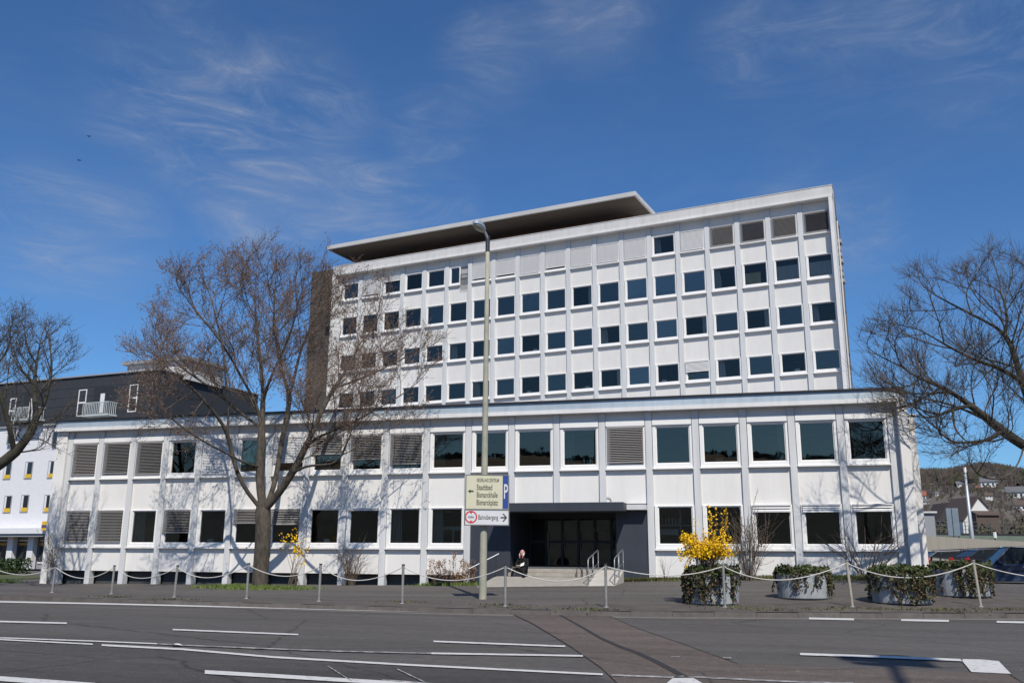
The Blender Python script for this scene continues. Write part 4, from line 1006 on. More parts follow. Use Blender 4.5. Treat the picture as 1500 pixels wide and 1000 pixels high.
# ------------------------------------------------------------------ chain bollards and ropes
BOLM=mat('bollard_galvanised',(.34,.33,.31),.6,metal=.3,noise=.3,nscale=8)
BOLB=mat('bollard_buff',(.42,.38,.30),.7,noise=.25,nscale=6)
ROPE=mat('rope_white',(.66,.63,.58),.8,noise=.25,nscale=9)
ordn=['first','second','third','fourth','fifth','sixth','seventh','eighth','ninth','tenth','eleventh','twelfth','thirteenth']
bp=[(-22,864.5,827),(76,867.5,829),(163,869.5,829),(255,874,829),(361,876.5,826),(467,880.3,827),(589,883.5,828),(740,887.5,828),(888,889,827),(1062,889,827),(1249,888.5,822),(1437,888.5,822),(1640,888,820)]
tilt=[0,.02,.01,.02,0,0,.0,.0,0,-.0,-.035,-.035,0]
tips=[]
hint=['outside the left edge','in front of the office corner','below the left-hand windows','between the corner and the big tree','just left of the big trunk','right of the big trunk','left of the dried flower bush','just right of the lamp post','in front of the concrete ramp','in front of the forsythia planter','left of the ivy planter, leaning left','in front of the rear planter, leaning left','outside the right edge']
for i,(px,yb,yt) in enumerate(bp):
    P=gnd(px,yb); d=topix(P)[2]; Hh=(yb-yt)*d/F_PX*1.0
    a=tilt[i]*1.6
    if not (i in (0,12)):
        t=thing('chain_bollard','slim bollard %s, %s from the left'%(hint[i],ordn[i-1]),'bollard',tuple(P),0,'slim bollards carrying the white rope')
        b=MB(); top=np.array([a*Hh,0,Hh]); b.tube([np.array([0,0,-.05]),top*.98],.036,10); b.build('post',BOLB if i>=10 else BOLM,t,smooth=False)
        b=MB(); b.tube([top*.975,top*1.0+np.array([0,0,.01])],.046,10); b.tube([top*.93+np.array([-.05,0,0]),top*.93+np.array([.05,0,0])],.014,6); b.build('cap',DST if i<9 else BOLM,t)
        b=MB(); b.lathe([(.07,-.02),(.075,.008),(.04,.02)],10); b.build('foot',CONC,t)
        tips.append(P+top*.94)
    else: tips.append(P+np.array([a*Hh,0,Hh*.94]))
sagpx=[841,846,846,845,843,849,849,850,842,848,845,845]
for i in range(12):
    a,c=tips[i],tips[i+1]; m_=(a+c)/2; x_,y_,d_=topix(m_); sag=max(.12,(sagpx[i]-y_)*d_/F_PX)
    o=thing('rope','white rope sagging between the %s and %s bollards'%((ordn[i-1] if i else 'left edge'),(ordn[i] if i<11 else 'right edge')) if 0<i<11 else ('white rope hanging from the leftmost bollard out of the picture' if i==0 else 'white rope hanging from the rightmost bollard out of the picture'),'rope',tuple(a),0,'white ropes strung between the bollards')
    b=MB(); pts=[]
    skew=random.uniform(-.05,.05)
    for s in np.linspace(0,1,25):
        q=a+(c-a)*s; q=q-np.array([0,0,4*sag*(s+skew*math.sin(math.pi*s))*(1-(s+skew*math.sin(math.pi*s)))]); pts.append(q-a)
    b.tube(pts,.014,6)
    b.build('cord',ROPE,o,smooth=True)

# ------------------------------------------------------------------ street lamp with signs
LP=gnd(707,877); dl=hd(LP)
POLE=mat('lamp_pole_concrete',(.40,.385,.30),.85,noise=.22,nscale=3,bump=.2)
top=at(714.5,352,dl); top=np.array([LP[0]+(top-LP)@np.array([1,0,0])*0+0.0,LP[1],top[2]])
sl=thing('street_lamp','tall tapered concrete street lamp with cobra-style head, standing before the entrance','street lamp',tuple(LP))
Ht=top[2]-LP[2]
# lean so that the top lands where the photo shows it
tx=at(714.5,352,dl)-LP; lean=np.array([tx@_R*1.0,0,0]); topv=np.array([lean[0]*_R[0],lean[0]*_R[1],Ht])
b=MB(); b.tube([topv*s for s in (-.01,.0,.25,.5,.75,1.0)],[.118,.118,.104,.09,.076,.062],16); b.build('pole',POLE,sl,smooth=True)
b=MB(); b.tube([topv*.965,topv*1.012],.072,12); b.build('collar',DST,sl)
rd=np.array([-.22,-.95,0]); rd/=np.linalg.norm(rd); rs=np.array([-rd[1],rd[0],0])
b=MB(); b.tube([topv,topv+np.array([0,0,.10])+rd*.05,topv+np.array([0,0,.2])+rd*.16,topv+np.array([0,0,.26])+rd*.3],[.05,.045,.04,.035],10,cap=True); b.build('arm',mat('lamp_alu',(.62,.66,.68),.35,metal=.6),sl,smooth=True)
hd=thing('lamp_head',None,None); hd.parent=sl; del_=None
b=MB()
c0=topv+np.array([0,0,.24])+rd*.2
def head(b,z0,z1,sc,c0):
    ring=[];n=22;L=.66;Wd=.18
    vs=[];fs=[]
    prof=[(1.0,0.0),(1.0,.35),(.85,.75),(.45,1.0)]
    for s,h in prof:
        for k in range(n):
            a=2*math.pi*k/n; x=.5*L+.5*L*math.cos(a)*s*sc; y=Wd*math.sin(a)*s*sc*(.62+.38*(.5+.5*math.cos(a)))
            vs.append(c0+rd*x+rs*y+np.array([0,0,z0+(z1-z0)*h+.10*x]))
    for i in range(len(prof)-1):
        for k in range(n): a=i*n+k; c=i*n+(k+1)%n; fs.append((a,c,c+n,a+n))
    fs.append(tuple(range(n-1,-1,-1))); fs.append(tuple(range(3*n,4*n))); b.add(vs,fs)
head(b,0,.17,1.0,c0); bpy.data.objects.remove(hd); hdo=b.build('lamp_head',bpy.data.materials['lamp_alu'],sl,smooth=False)
b=MB(); head(b,-.005,-.10,.88,c0); b.build('lens',mat('lamp_lens',(.36,.36,.30),.25,spec=.6),hdo,smooth=True)
# signs
SGC=mat('sign_cream',(.62,.59,.42),.5,noise=.06,nscale=4); SGW=mat('sign_white',(.66,.66,.66),.5,noise=.06,nscale=4); SGT=mat('sign_text',(.035,.035,.03),.6); SGB=mat('sign_blue',(.02,.055,.26),.5); SGR=mat('sign_red',(.55,.03,.04),.5); SGK=mat('sign_back',(.16,.16,.16),.6)
def text(s,size,x,z,m_,parent,y,align='LEFT',sx=1.0,ext=.001,bold=.0):
    cu=bpy.data.curves.new('lettering','FONT'); cu.body=s; cu.size=size; cu.align_x=align; cu.align_y='CENTER'; cu.extrude=ext; cu.offset=bold; cu.materials.append(m_)
    o=bpy.data.objects.new('lettering',cu); col.objects.link(o); o.parent=parent; o.location=(x,y,z); o.rotation_euler=(R(90),0,0); o.scale=(sx,1,1); return o
frd=CAM-LP; frd[2]=0; frd/=np.linalg.norm(frd)
sgz=math.atan2(frd[0],-frd[1])*1.0   # panel faces the road
yaw_s=math.atan2(frd[1],frd[0])+math.pi/2+.06
def signpanel(name,label,xa,xb,ya,yb,face):
    c=at((xa+xb)/2,yb,dl-.2); Wd=(xb-xa)*dl/F_PX; Hh=(yb-ya)*dl/F_PX*1.0
    t=thing(name,label,'direction sign',tuple(c),yaw_s)
    b=MB(); b.bbox(-Wd/2,Wd/2,-.03,.03,0,Hh,.008); b.build('panel',face,t)
    b=MB(); fr=.016
    for q in ((-Wd/2-.012,-Wd/2+fr,0,Hh),(Wd/2-fr,Wd/2+.012,0,Hh)): b.box(q[0],q[1],-.036,.036,q[2]-.0,q[3])
    b.box(-Wd/2-.012,Wd/2+.012,-.037,.037,-.018,.012); b.box(-Wd/2-.012,Wd/2+.012,-.037,.037,Hh-.012,Hh+.012); b.build('rim',SGK,t)
    b=MB()
    for z in (.25*Hh,.75*Hh): b.box(-.11,.11,.038,.22,z-.03,z+.03)
    b.build('clamp',DST,t)
    return t,Wd,Hh
t,Wd,Hh=signpanel('direction_sign','cream direction sign listing Stadtbad, Bismarckhalle and Bismarckplatz with a blue parking strip',682.5,744.5,697,745.5,SGC)
text('SIEGERLAND ZENTRUM',.15,-.25*Wd,Hh*.84,SGT,t,-.034,sx=.42,bold=.001)
text('Stadtbad',.235,-.25*Wd,Hh*.63,SGT,t,-.034,sx=.58,bold=.002)
text('Bismarckhalle',.235,-.25*Wd,Hh*.41,SGT,t,-.034,sx=.49,bold=.002)
text('Bismarckplatz',.235,-.25*Wd,Hh*.19,SGT,t,-.034,sx=.49,bold=.002)
b=MB(); b.box(Wd*.355,Wd*.485,-.0335,-.0305,.02,Hh-.02); b.build('blue_strip',SGB,t)
text('P',.62,Wd*.425,Hh*.5,SGW,t,-.036,'CENTER',sx=.42,bold=.006)
b=MB(); az=Hh*.52; x=-Wd*.45
b.prism([(x,az),(x+.09,az+.07),(x+.07,az+.022),(x+.17,az+.022),(x+.17,az-.022),(x+.07,az-.022),(x+.09,az-.07)],'y',-.035,-.0305); b.build('arrow',SGT,t)
t,Wd,Hh=signpanel('direction_sign','white sign below it with a red ring, the word Bahnübergang and a right arrow',681.5,744.5,747.5,768.5,SGW)
text('Bahnübergang',.20,-.20*Wd,Hh*.5,SGT,t,-.034,sx=.53,bold=.001)
b=MB(); cx,cz=-.36*Wd,Hh*.52
for k in range(28):
    a0,a1=2*math.pi*k/28,2*math.pi*(k+1)/28; r1,r2=.145,.185
    b.quad((cx+r1*math.cos(a0),-.0335,cz+r1*math.sin(a0)),(cx+r2*math.cos(a0),-.0335,cz+r2*math.sin(a0)),(cx+r2*math.cos(a1),-.0335,cz+r2*math.sin(a1)),(cx+r1*math.cos(a1),-.0335,cz+r1*math.sin(a1)))
for s in (1,-1): b.quad((cx-.05,-.034,cz+s*.15),(cx+.05,-.034,cz+s*.15),(cx,-.034,cz+s*.085))
b.build('red_ring',SGR,t)
text('4,0m',.10,cx,cz,SGT,t,-.034,'CENTER',sx=.9,bold=.002)
b=MB(); x=Wd*.46; az=Hh*.5
b.prism([(x,az),(x-.10,az+.115),(x-.145,az+.115),(x-.065,az+.02),(x-.20,az+.02),(x-.20,az-.02),(x-.065,az-.02),(x-.145,az-.115),(x-.10,az-.115)],'y',-.035,-.0305); b.build('arrow',SGT,t)
# litter
for k,(px,py,lab) in enumerate(((685,894,'crumpled white paper scrap lying by the kerb left of the lamp'),(742,896.5,'flat white paper scrap lying on the road below the lamp'),(259,944.5,'small blue-white scrap lying on the road markings at the left'))):
    P=onZ(px,py,.02); t=thing('paper_scrap',lab,'litter',tuple(P),random.uniform(0,3)); b=MB()
    b.add([(-.1,-.06,0),(.08,-.07,.02),(.11,.05,.0),(-.05,.08,.03),(0,0,.09 if k==0 else .03)],[(0,1,4),(1,2,4),(2,3,4),(3,0,4)]); b.build('sheet',PAPER,t)

# ------------------------------------------------------------------ seated person on the steps
SKIN=mat('skin',(.42,.26,.19),.6); CLO=mat('black_cloth',(.006,.0055,.007),.95,noise=.3); SCARF=mat('headscarf_red',(.50,.06,.07),.8,c2=(.65,.58,.58),nscale=14,lo=.46,hi=.54); SHOE=mat('shoe_brown',(.05,.022,.015),.6)
px0=767
Pp=onY(px0,832,-.28); step_z=fl-.15
Pp=np.array([X_on(px0,-.35,832),-.35,step_z])
ps=thing('person','person in black clothes and red-and-white headscarf sitting on the entrance steps','person',tuple(Pp),R(-14))
def skin(nodes,edges,rad,name,m_,parent,lv=2):
    me=bpy.data.meshes.new(name); me.from_pydata(nodes,edges,[]); me.materials.append(m_); o=bpy.data.objects.new(name,me); col.objects.link(o); o.parent=parent
    md=o.modifiers.new('skin','SKIN'); 
    if not me.skin_vertices: bpy.context.view_layer.objects.active=o
    sv=me.skin_vertices[0].data if me.skin_vertices else None
    if sv is None: return o
    for i,r in enumerate(rad): sv[i].radius=(r,r) if not isinstance(r,tuple) else r
    sv[0].use_root=True; md.use_smooth_shade=True
    sd=o.modifiers.new('sub','SUBSURF'); sd.levels=lv; sd.render_levels=lv
    return o
# y negative = towards the road. seat at z=0
N_=[(0,.02,.10),(0,.0,.28),(0,-.05,.46),(0,-.07,.56),(0,-.10,.64),   # pelvis .. neck
   (.11,-.05,.10),(.20,-.42,.14),(.27,-.44,-.27),(.28,-.58,-.30),
   (-.11,-.05,.10),(-.22,-.42,.14),(-.33,-.42,-.27),(-.34,-.56,-.30),
   (.19,-.05,.50),(.27,-.16,.28),(.10,-.36,.27),
   (-.19,-.05,.50),(-.27,-.16,.28),(-.08,-.34,.27)]
E_=[(0,1),(1,2),(2,3),(3,4),(0,5),(5,6),(6,7),(7,8),(0,9),(9,10),(10,11),(11,12),(2,13),(13,14),(14,15),(2,16),(16,17),(17,18)]
Rr=[.15,.15,.15,.09,.055,.11,.085,.05,.035,.11,.085,.05,.035,.075,.055,.035,.075,.055,.035]
skin(N_,E_,Rr,'body',CLO,ps)
hz=.74
b=MB(); 
def ell(b,c,r,n=14,m=10,f=None):
    vs=[];fs=[]
    for i in range(m+1):
        ph=math.pi*i/m
        for k in range(n):
            a=2*math.pi*k/n; v=np.array([r[0]*math.sin(ph)*math.cos(a),r[1]*math.sin(ph)*math.sin(a),r[2]*math.cos(ph)])
            if f: v=f(v)
            vs.append(np.array(c)+v)
    for i in range(m):
        for k in range(n): a=i*n+k;d=i*n+(k+1)%n; fs.append((a,a+n,d+n,d))
    b.add(vs,fs)
ell(b,(0,-.13,hz),(.078,.095,.115),f=lambda v:np.array([v[0]*(1-.25*max(0,-v[2]/.115)),v[1],v[2]]))
b.add([(-.015,-.222,hz-.005),(.015,-.222,hz-.005),(0,-.225,hz+.03),(0,-.252,hz-.01)],[(0,1,3),(1,2,3),(2,0,3)])
for s in (-1,1): ell(b,(s*.078,-.125,hz),(.012,.025,.032),8,6)
head_o=b.build('head',SKIN,ps,smooth=True)
b=MB(); b.mi=0
for s in (-1,1): ell(b,(s*.03,-.218,hz+.012),(.012,.006,.006),8,5)
b.box(-.025,.025,-.222,-.215,hz-.055,hz-.048); b.build('eyes_and_mouth',SGT,head_o)
b=MB(); ell(b,(0,-.105,hz+.02),(.102,.105,.125),f=lambda v:np.array([v[0],v[1] if v[1]>-.03 else v[1]*.55-.012,v[2]]))
b.tube([(-.085,-.14,hz-.0),(-.09,-.17,hz-.10),(-.06,-.21,hz-.17)],[.035,.03,.015],8); b.tube([(.085,-.14,hz-.0),(.07,-.18,hz-.11),(.05,-.215,hz-.18)],[.035,.03,.015],8)
b.build('headscarf',SCARF,ps,smooth=True)
for s in (-1,1):
    hn=[(s*.09,-.35,.27),(s*.06,-.40,.275),(s*.045,-.43,.28)]
    fn=[]; fe=[(0,1),(1,2)]; rad=[.026,.03,.026]; nodes=list(hn)
    for k in range(4):
        i0=len(nodes); bx=s*.045+(k-1.5)*.019; L=[.85,1,.95,.75][k]
        nodes+=[(bx,-.45,.285),(bx*.9,-.48*L-.0+(1-L)*-.44,.275),(bx*.85,-.475*L+(1-L)*-.44,.25)]; fe+=[(2,i0),(i0,i0+1),(i0+1,i0+2)]; rad+=[.0095,.009,.0075]
    i0=len(nodes); nodes+=[(s*.03,-.40,.30),(s*.012,-.43,.305)]; fe+=[(1,i0),(i0,i0+1)]; rad+=[.011,.009]
    skin(nodes,fe,rad,'hand',SKIN,ps,1)
for s in (-1,1):
    b=MB(); x=.28 if s>0 else -.34; ell(b,(x,-.56 if s>0 else -.54,-.275),(.055,.145,.06),f=lambda v:np.array([v[0]*(1.05 if v[1]<0 else .9),v[1],max(v[2],-.03)])); b.build('shoe',SHOE,ps,smooth=True)
wp=tag(MB().build('held_paper',PAPER),'folded white paper held in the hands of the seated person','paper')
bpy.data.objects.remove(wp)
t=thing('paper_sheet','folded white paper in the hands of the seated person','paper',tuple(Pp+np.array([.06,-.44,.29])),R(20))
b=MB(); b.add([(-.09,-.0,-.05),(.06,-.03,.0),(.09,0,.12),(-.05,.04,.06)],[(0,1,2,3)]); b.add([(-.09,-.004,-.05),(.06,-.034,.0),(.09,-.004,.12),(-.05,.036,.06)],[(3,2,1,0)]); b.build('sheet',PAPER,t)

# ------------------------------------------------------------------ birds
BIRD=mat('bird_dark',(.02,.022,.03),.8)
for (px,py,lab,rz,fl_) in ((130,200,'small dark bird gliding in the sky, the upper of two at the left',.6,.3),(116,235,'small dark bird in the sky, the lower of the two at the left',1.2,.12)):
    P=at(px,py,60); t=thing('bird',lab,'bird',tuple(P),rz,'birds in the sky')
    b=MB(); b.M=Matrix.Scale(.62,4); ell(b,(0,0,0),(.05,.15,.05)); ell(b,(0,-.16,.02),(.032,.045,.032),8,6); b.add([(-.02,.12,0),(.02,.12,0),(.05,.25,0),(-.05,.25,0)],[(0,1,2,3)])
    for s in (-1,1):
        v=[(s*.03,-.06,.02),(s*.15,-.1,.02+fl_*.15),(s*.30,-.02,.02+fl_*.2),(s*.15,.05,.02+fl_*.13),(s*.03,.07,.02)]; b.add([(x,y,z+.008) for x,y,z in v]+[(x,y,z-.008) for x,y,z in v],[(0,1,2,3,4),(9,8,7,6,5)]+[(i,(i+1)%5,(i+1)%5+5,i+5) for i in range(5)])
    b.build('body',BIRD,t)

# ------------------------------------------------------------------ parked cars
TYRE=mat('tyre',(.02,.02,.02),.9); RIM=mat('rim',(.4,.41,.42),.3,metal=.8); CGL=mat('car_glass',(.012,.014,.015),.16,spec=.22); TAIL=mat('tail_light',(.45,.01,.012),.3); HEADL=mat('head_light',(.7,.72,.75),.15,spec=.8); PLAS=mat('dark_plastic',(.025,.025,.027),.6); CHR=mat('chrome',(.6,.6,.62),.2,metal=.9)
def paint(name,c): 
    M=mat(name,c,.35,metal=.15,noise=.04); M.node_tree.nodes['Principled BSDF'].inputs['Coat Weight'].default_value=.45; return M
def car(name,label,pos,rz,pm,kind='sedan',L=4.5,Wd=1.78,H=1.44):
    # local: front at -x, centre at origin
    t=thing(name,label,'car',pos,rz,'cars parked right of the office wing')
    hw=Wd/2
    if kind=='sedan':
        prof=[(-.50,.36),(-.495,.58),(-.44,.66),(-.22,.80),(-.20,.81),(.30,.86),(.32,.87),(.46,.85),(.495,.74),(.50,.40)]
        gh=[(-.24,.80),(-.09,1.0),(.02,1.0),(.22,.99),(.38,.86)]
    else:
        prof=[(-.50,.36),(-.495,.60),(-.45,.70),(-.25,.86),(-.20,.87),(.30,.92),(.40,.93),(.47,.93),(.495,.80),(.50,.40)]
        gh=[(-.26,.86),(-.12,1.0),(.05,1.0),(.36,.98),(.465,.92)]
    # body: stations across width
    b=MB(); st=[(-hw,.90,-.02),(-hw*.97,1.0,0),(-hw*.80,1.0,.02),(0,1.0,.035),(hw*.80,1.0,.02),(hw*.97,1.0,0),(hw,.90,-.02)]
    low=.20
    vs=[];np_=len(prof)
    rows=[]
    for (y,sx,dz) in st:
        r_=[]
        for (x,z) in prof: 
            bow=1-.035*(1-abs(y)/hw)*0; r_.append((x*L*(1.0 if abs(y)<hw*.9 else .985),y*(1.0-(.05 if abs(x)>.47 else 0)),z+ (dz if z>.5 else 0)))
        r_+= [(.48*L,y,low),(-.48*L,y,low)]
        rows.append(r_)
    n=len(rows[0]); vs=[p for r_ in rows for p in r_]
    fs=[(i*n+k,i*n+(k+1)%n,(i+1)*n+(k+1)%n,(i+1)*n+k) for i in range(len(rows)-1) for k in range(n)]
    fs+= [tuple(range(n-1,-1,-1)),tuple(range((len(rows)-1)*n,len(rows)*n))]
    b.add(vs,fs); bo=b.build('body',pm,t,smooth=False); bm_=bo.modifiers.new('bevel','BEVEL'); bm_.width=.035; bm_.segments=2; bm_.limit_method='ANGLE'
    # greenhouse: roof panel + pillars in paint, glass inside
    zb=.80 if kind=='sedan' else .86
    def sec(f,ins): return [(x*L,(hw-.04)-(z-.8)*(.45)-ins,z*H/1.0 if False else (.80+(z-.80)*(H-.80)/.20 if kind=='sedan' else .86+(z-.86)*(H-.86)/.14)) for x,z in gh]
    S=sec(0,0)
    g=MB(); vs=[]
    for s in (-1,1):
        for i,(x,y,z) in enumerate(S): vs.append((x,s*((hw-.06) if i in (0,len(S)-1) else hw-.23),z))
    n=len(S); fs=[(i,i+1,i+1+n,i+n) for i in range(n-1)]; fs+=[tuple(range(n-1,-1,-1)),tuple(range(n,2*n)),(0,n,2*n-1,n-1)]
    g.add(vs,fs); g.build('glasshouse',CGL,t)
    r_=MB()
    # roof skin
    x1,z1=S[1][0],S[1][2]; x2,z2=S[-2][0],S[-2][2]; yy=hw-.235
    r_.prism([(x1-.03,z1-.0),(x1+.15,z1+.035),((x1+x2)/2,z1+.05),(x2-.1,z2+.035),(x2+.03,z2)],'y',-yy,yy)
    r_.build('roof',pm,t)
    for s in (-1,1):
        r_=MB(); y0,y1=s*(hw-.055),s*(hw-.225)
        for a,c in ((0,1),(len(S)-1,len(S)-2)): r_.tube([(S[a][0],y0,S[a][2]),(S[c][0],y1,S[c][2])],.035,6)
        r_.tube([(S[2][0]+.15,s*(hw-.055),zb+.02),(S[2][0]+.1,s*(hw-.22),S[2][2])],.05,6); r_.tube([(S[3][0]-.05,s*(hw-.055),zb+.02),(S[3][0]-.2,s*(hw-.22),S[3][2])],.045,6); r_.tube([(S[0][0]+.1,s*(hw-.05),zb+.015),(S[-1][0]-.05,s*(hw-.05),zb+.06)],.022,5)
        r_.tube([(S[1][0],y1,S[1][2]+.01),(S[-2][0],y1,S[-2][2]+.01)],.03,6); r_.build('roof_pillar',pm,t)
    if kind!='sedan':
        r_=MB()
        for s in (-1,1): r_.tube([(x1+.2,s*(hw-.3),z1+.09),(x2-.1,s*(hw-.3),z2+.09)],.018,6); r_.tube([(x1+.25,s*(hw-.3),z1+.03),(x1+.25,s*(hw-.3),z1+.09)],.015,5); r_.tube([(x2-.15,s*(hw-.3),z2+.02),(x2-.15,s*(hw-.3),z2+.09)],.015,5)
        r_.build('roof_rails',DST,t)
    for fx in (-.31,.30):
        for s in (-1,1):
            w_=MB(); cx_=fx*L; 
            w_.tube([(cx_,s*(hw-.19),.32),(cx_,s*(hw+.005),.32)],.32,22); wo=w_.build('wheel',TYRE,t)
            w_=MB(); w_.tube([(cx_,s*(hw+.0),.32),(cx_,s*(hw+.015),.32)],.21,14); w_.build('rim',RIM,wo)
            w_=MB(); 
            w_.tube([(cx_,s*(hw-.25),.34),(cx_,s*(hw-.012),.34)],.37,22); w_.build('wheel_arch',PLAS,t)
    for s in (-1,1):
        l_=MB(); l_.bbox(-.499*L,-.435*L,s*hw*.93 if s<0 else hw*.50,s*hw*.50 if s<0 else hw*.93,.56,.70,.01); l_.build('headlight',HEADL,t)
        l_=MB(); l_.bbox(.475*L,.502*L,s*(hw+.004) if s<0 else hw*.72,s*hw*.72 if s<0 else hw+.004,.62 if kind=='sedan' else .72,.84 if kind=='sedan' else 1.1,.01); l_.build('tail_light',TAIL,t)
        l_=MB(); l_.bbox(-.20*L,-.16*L,s*(hw+.16) if s<0 else hw-.01,s*(hw-.01) if s<0 else hw+.16,.84,.96,.02); l_.build('wing_mirror',pm,t)
        l_=MB(); l_.box(-.02*L,.02*L,s*(hw+.012) if s<0 else hw-.01,s*(hw-.01) if s<0 else hw+.012,.72,.745); l_.box(.2*L,.24*L,s*(hw+.012) if s<0 else hw-.01,s*(hw-.01) if s<0 else hw+.012,.73,.755); l_.build('door_handle',CHR,t)
        l_=MB(); 
        for xx in (-.17,.06,.26): l_.box(xx*L-.004,xx*L+.004,s*(hw+.001) if s<0 else hw-.02,s*(hw-.02) if s<0 else hw+.001,.3,.8)
        l_.build('door_gap',PLAS,t)
    l_=MB(); l_.bbox(-.505*L,-.47*L,-hw*.85,hw*.85,.22,.40,.02); l_.bbox(.47*L,.505*L,-hw*.85,hw*.85,.22,.40,.02); l_.bbox(-.502*L,-.48*L,-.35,.35,.48,.60,.01); l_.build('bumper_trim',PLAS,t)
    return t
def carat(px,py,d): P=at(px,py,d); return (P[0],P[1],zp(P[0],min(23,P[1])))
CB=carat(1492,832,36.0); print('blue car',CB)
car('parked_car','dark blue saloon car parked at the right edge, bonnet pointing left',CB,R(2),paint('paint_blue',(.03,.045,.085)),'sedan',4.6,1.8,1.46)
CK=carat(1478,826,41.5)
car('parked_car','black estate car with roof rails between the blue saloon and small dark car',CK,R(195),paint('paint_black',(.014,.014,.018)),'hatch',4.5,1.78,1.50)
CG=carat(1413,826,45.5)
car('parked_car','small dark grey hatchback with a red tail light, parked nearest the white office corner',CG,R(187),paint('paint_grey',(.04,.04,.05)),'hatch',3.9,1.68,1.45)
b=MB(); P=gnd(1410,852); 
for k in range(2500):
    q=gnd(random.uniform(1420,1520),848.5); leaf(b,q+np.array([random.gauss(0,.2),random.gauss(0,.15),random.uniform(0,.16)]),.09,.8)
tag(b.build('ground_cover',LEAFB),'low brownish ivy strip beneath the blue car at the right','ground cover',kind='stuff')
strip('parking_kerb',list(np.linspace(gnd(1405,853)[0],gnd(1405,853)[0]+12,10)),lambda x:gnd(1450,853)[1]-.1,lambda x:gnd(1450,853)[1]+.08,lambda x,y:zp(x,y)+.07,CONC)

# ------------------------------------------------------------------ beige wall, railing, mast, far hill
BEI=mat('beige_wall',(.40,.355,.285),.85,noise=.12,nscale=.8,stretch=(3,3,.2)); GRN=mat('green_band',(.15,.19,.15),.8,noise=.2)
Wa=at(1338,788,50.0); Wb=at(1560,790,80.0)
dv=Wb-Wa; Lw=np.hypot(dv[0],dv[1]); ang=math.atan2(dv[1],dv[0])
za_=at(1345,784,51)[2]; zb_=za_
t=thing('boundary_wall','long beige panelled wall behind the parked cars','wall',(Wa[0],Wa[1],.4),ang)
b=MB(); h0=za_-.4; h1=h0+.05
b.add([(0,0,-.6),(Lw,0,-.6),(Lw,.25,-.6),(0,.25,-.6),(0,0,h0),(Lw,0,h1),(Lw,.25,h1),(0,.25,h0)],[(0,3,2,1),(4,5,6,7),(0,1,5,4),(1,2,6,5),(2,3,7,6),(3,0,4,7)]); b.build('panels',BEI,t)
b=MB(); 
for k in range(26):
    x=k*Lw/26; b.box(x-.02,x+.02,-.03,-.001,-.6,h0+(h1-h0)*x/Lw-.02)
b.build('ribs',mat('beige_rib',(.40,.36,.28),.85),t)
Fa=at(1340,780,86.0); Fb=at(1580,788,90.0)
dv=Fb-Fa; Lf=np.hypot(dv[0],dv[1]); zf0=Fa[2]-.9
t=thing('metal_railing','dark metal railing on a green band above the beige wall','railing',(Fa[0],Fa[1],zf0),math.atan2(dv[1],dv[0]))
b=MB(); b.box(0,Lf,0,.2,-1.2,.75); b.build('green_band',GRN,t)
b=MB(); b.box(0,Lf,-.02,.22,.751,.92); b.build('edge',BLACK,t)
b=MB()
for k in range(14): x=k*Lf/13; b.box(x-.03,x+.03,.05,.11,.92,2.0)
for z in (1.25,1.6,1.97): b.box(0,Lf,.06,.1,z,z+.04)
b.build('rails',mat('railing_dark',(.09,.10,.09),.6),t)
P=at(1424,787,68); Pt=at(1412.5,684,68); Pt2=np.array([P[0],P[1],Pt[2]])
t=thing('light_mast','slim pale metal mast with a small lamp on top, rising behind the beige wall','mast',(P[0],P[1],0))
b=MB(); b.tube([(0,0,0),(0,0,P[2]*1.0),(0,0,Pt[2]-.4)],[.16,.15,.08],10); b.build('pole',mat('mast_steel',(.50,.53,.55),.5,metal=.4,noise=.1),t,smooth=True)
b=MB(); b.tube([(0,0,Pt[2]-.4),(0,0,Pt[2])],.12,8); b.build('lamp',FRAMEW,t)
P=at(1397,783,75); Pt=at(1397,744,75)
t=thing('gantry_sign','blue-grey back of a rectangular sign board on posts beyond the beige wall','sign',(P[0],P[1],0))
b=MB(); b.bbox(-.42,-.02,-.06,.06,P[2]-.1,Pt[2],.02); b.bbox(.02,.50,-.06,.06,P[2]-.1,Pt[2],.02); b.build('board',mat('board_blue_grey',(.20,.25,.30),.6,noise=.15),t)
b=MB(); b.tube([(0,.1,0),(0,.1,Pt[2])],.05,6); b.tube([(.4,.1,0),(.4,.1,P[2])],.05,6); b.build('post',GW,t)
P=at(1352,782,80); Pt=at(1352,752,80)
t=thing('transformer_hut','small grey flat-roofed hut at the foot of the hill beside the office corner','hut',(P[0],P[1],0))
b=MB(); b.bbox(-1.6,.9,-1,1,0,Pt[2],.03); b.build('wall',GW,t); b=MB(); b.box(-1.8,1.1,-1.2,1.2,Pt[2],Pt[2]+.15); b.build('roof',PARAP,t); b=MB(); b.box(-.9,-.1,-1.02,-1.001,Pt[2]-1.7,Pt[2]-.2); b.build('door',DST,t)
P=at(1457,784,64); t=thing('signal_post','small white-topped signal post in front of the railing','post',(P[0],P[1],0)); z=at(1457,780,64)[2]
b=MB(); b.tube([(0,0,0),(0,0,z-.3)],.05,6); b.build('post',DST,t); b=MB(); b.tube([(0,0,z-.35),(0,0,z+.05)],.13,8); b.build('white_top',PAPER,t)

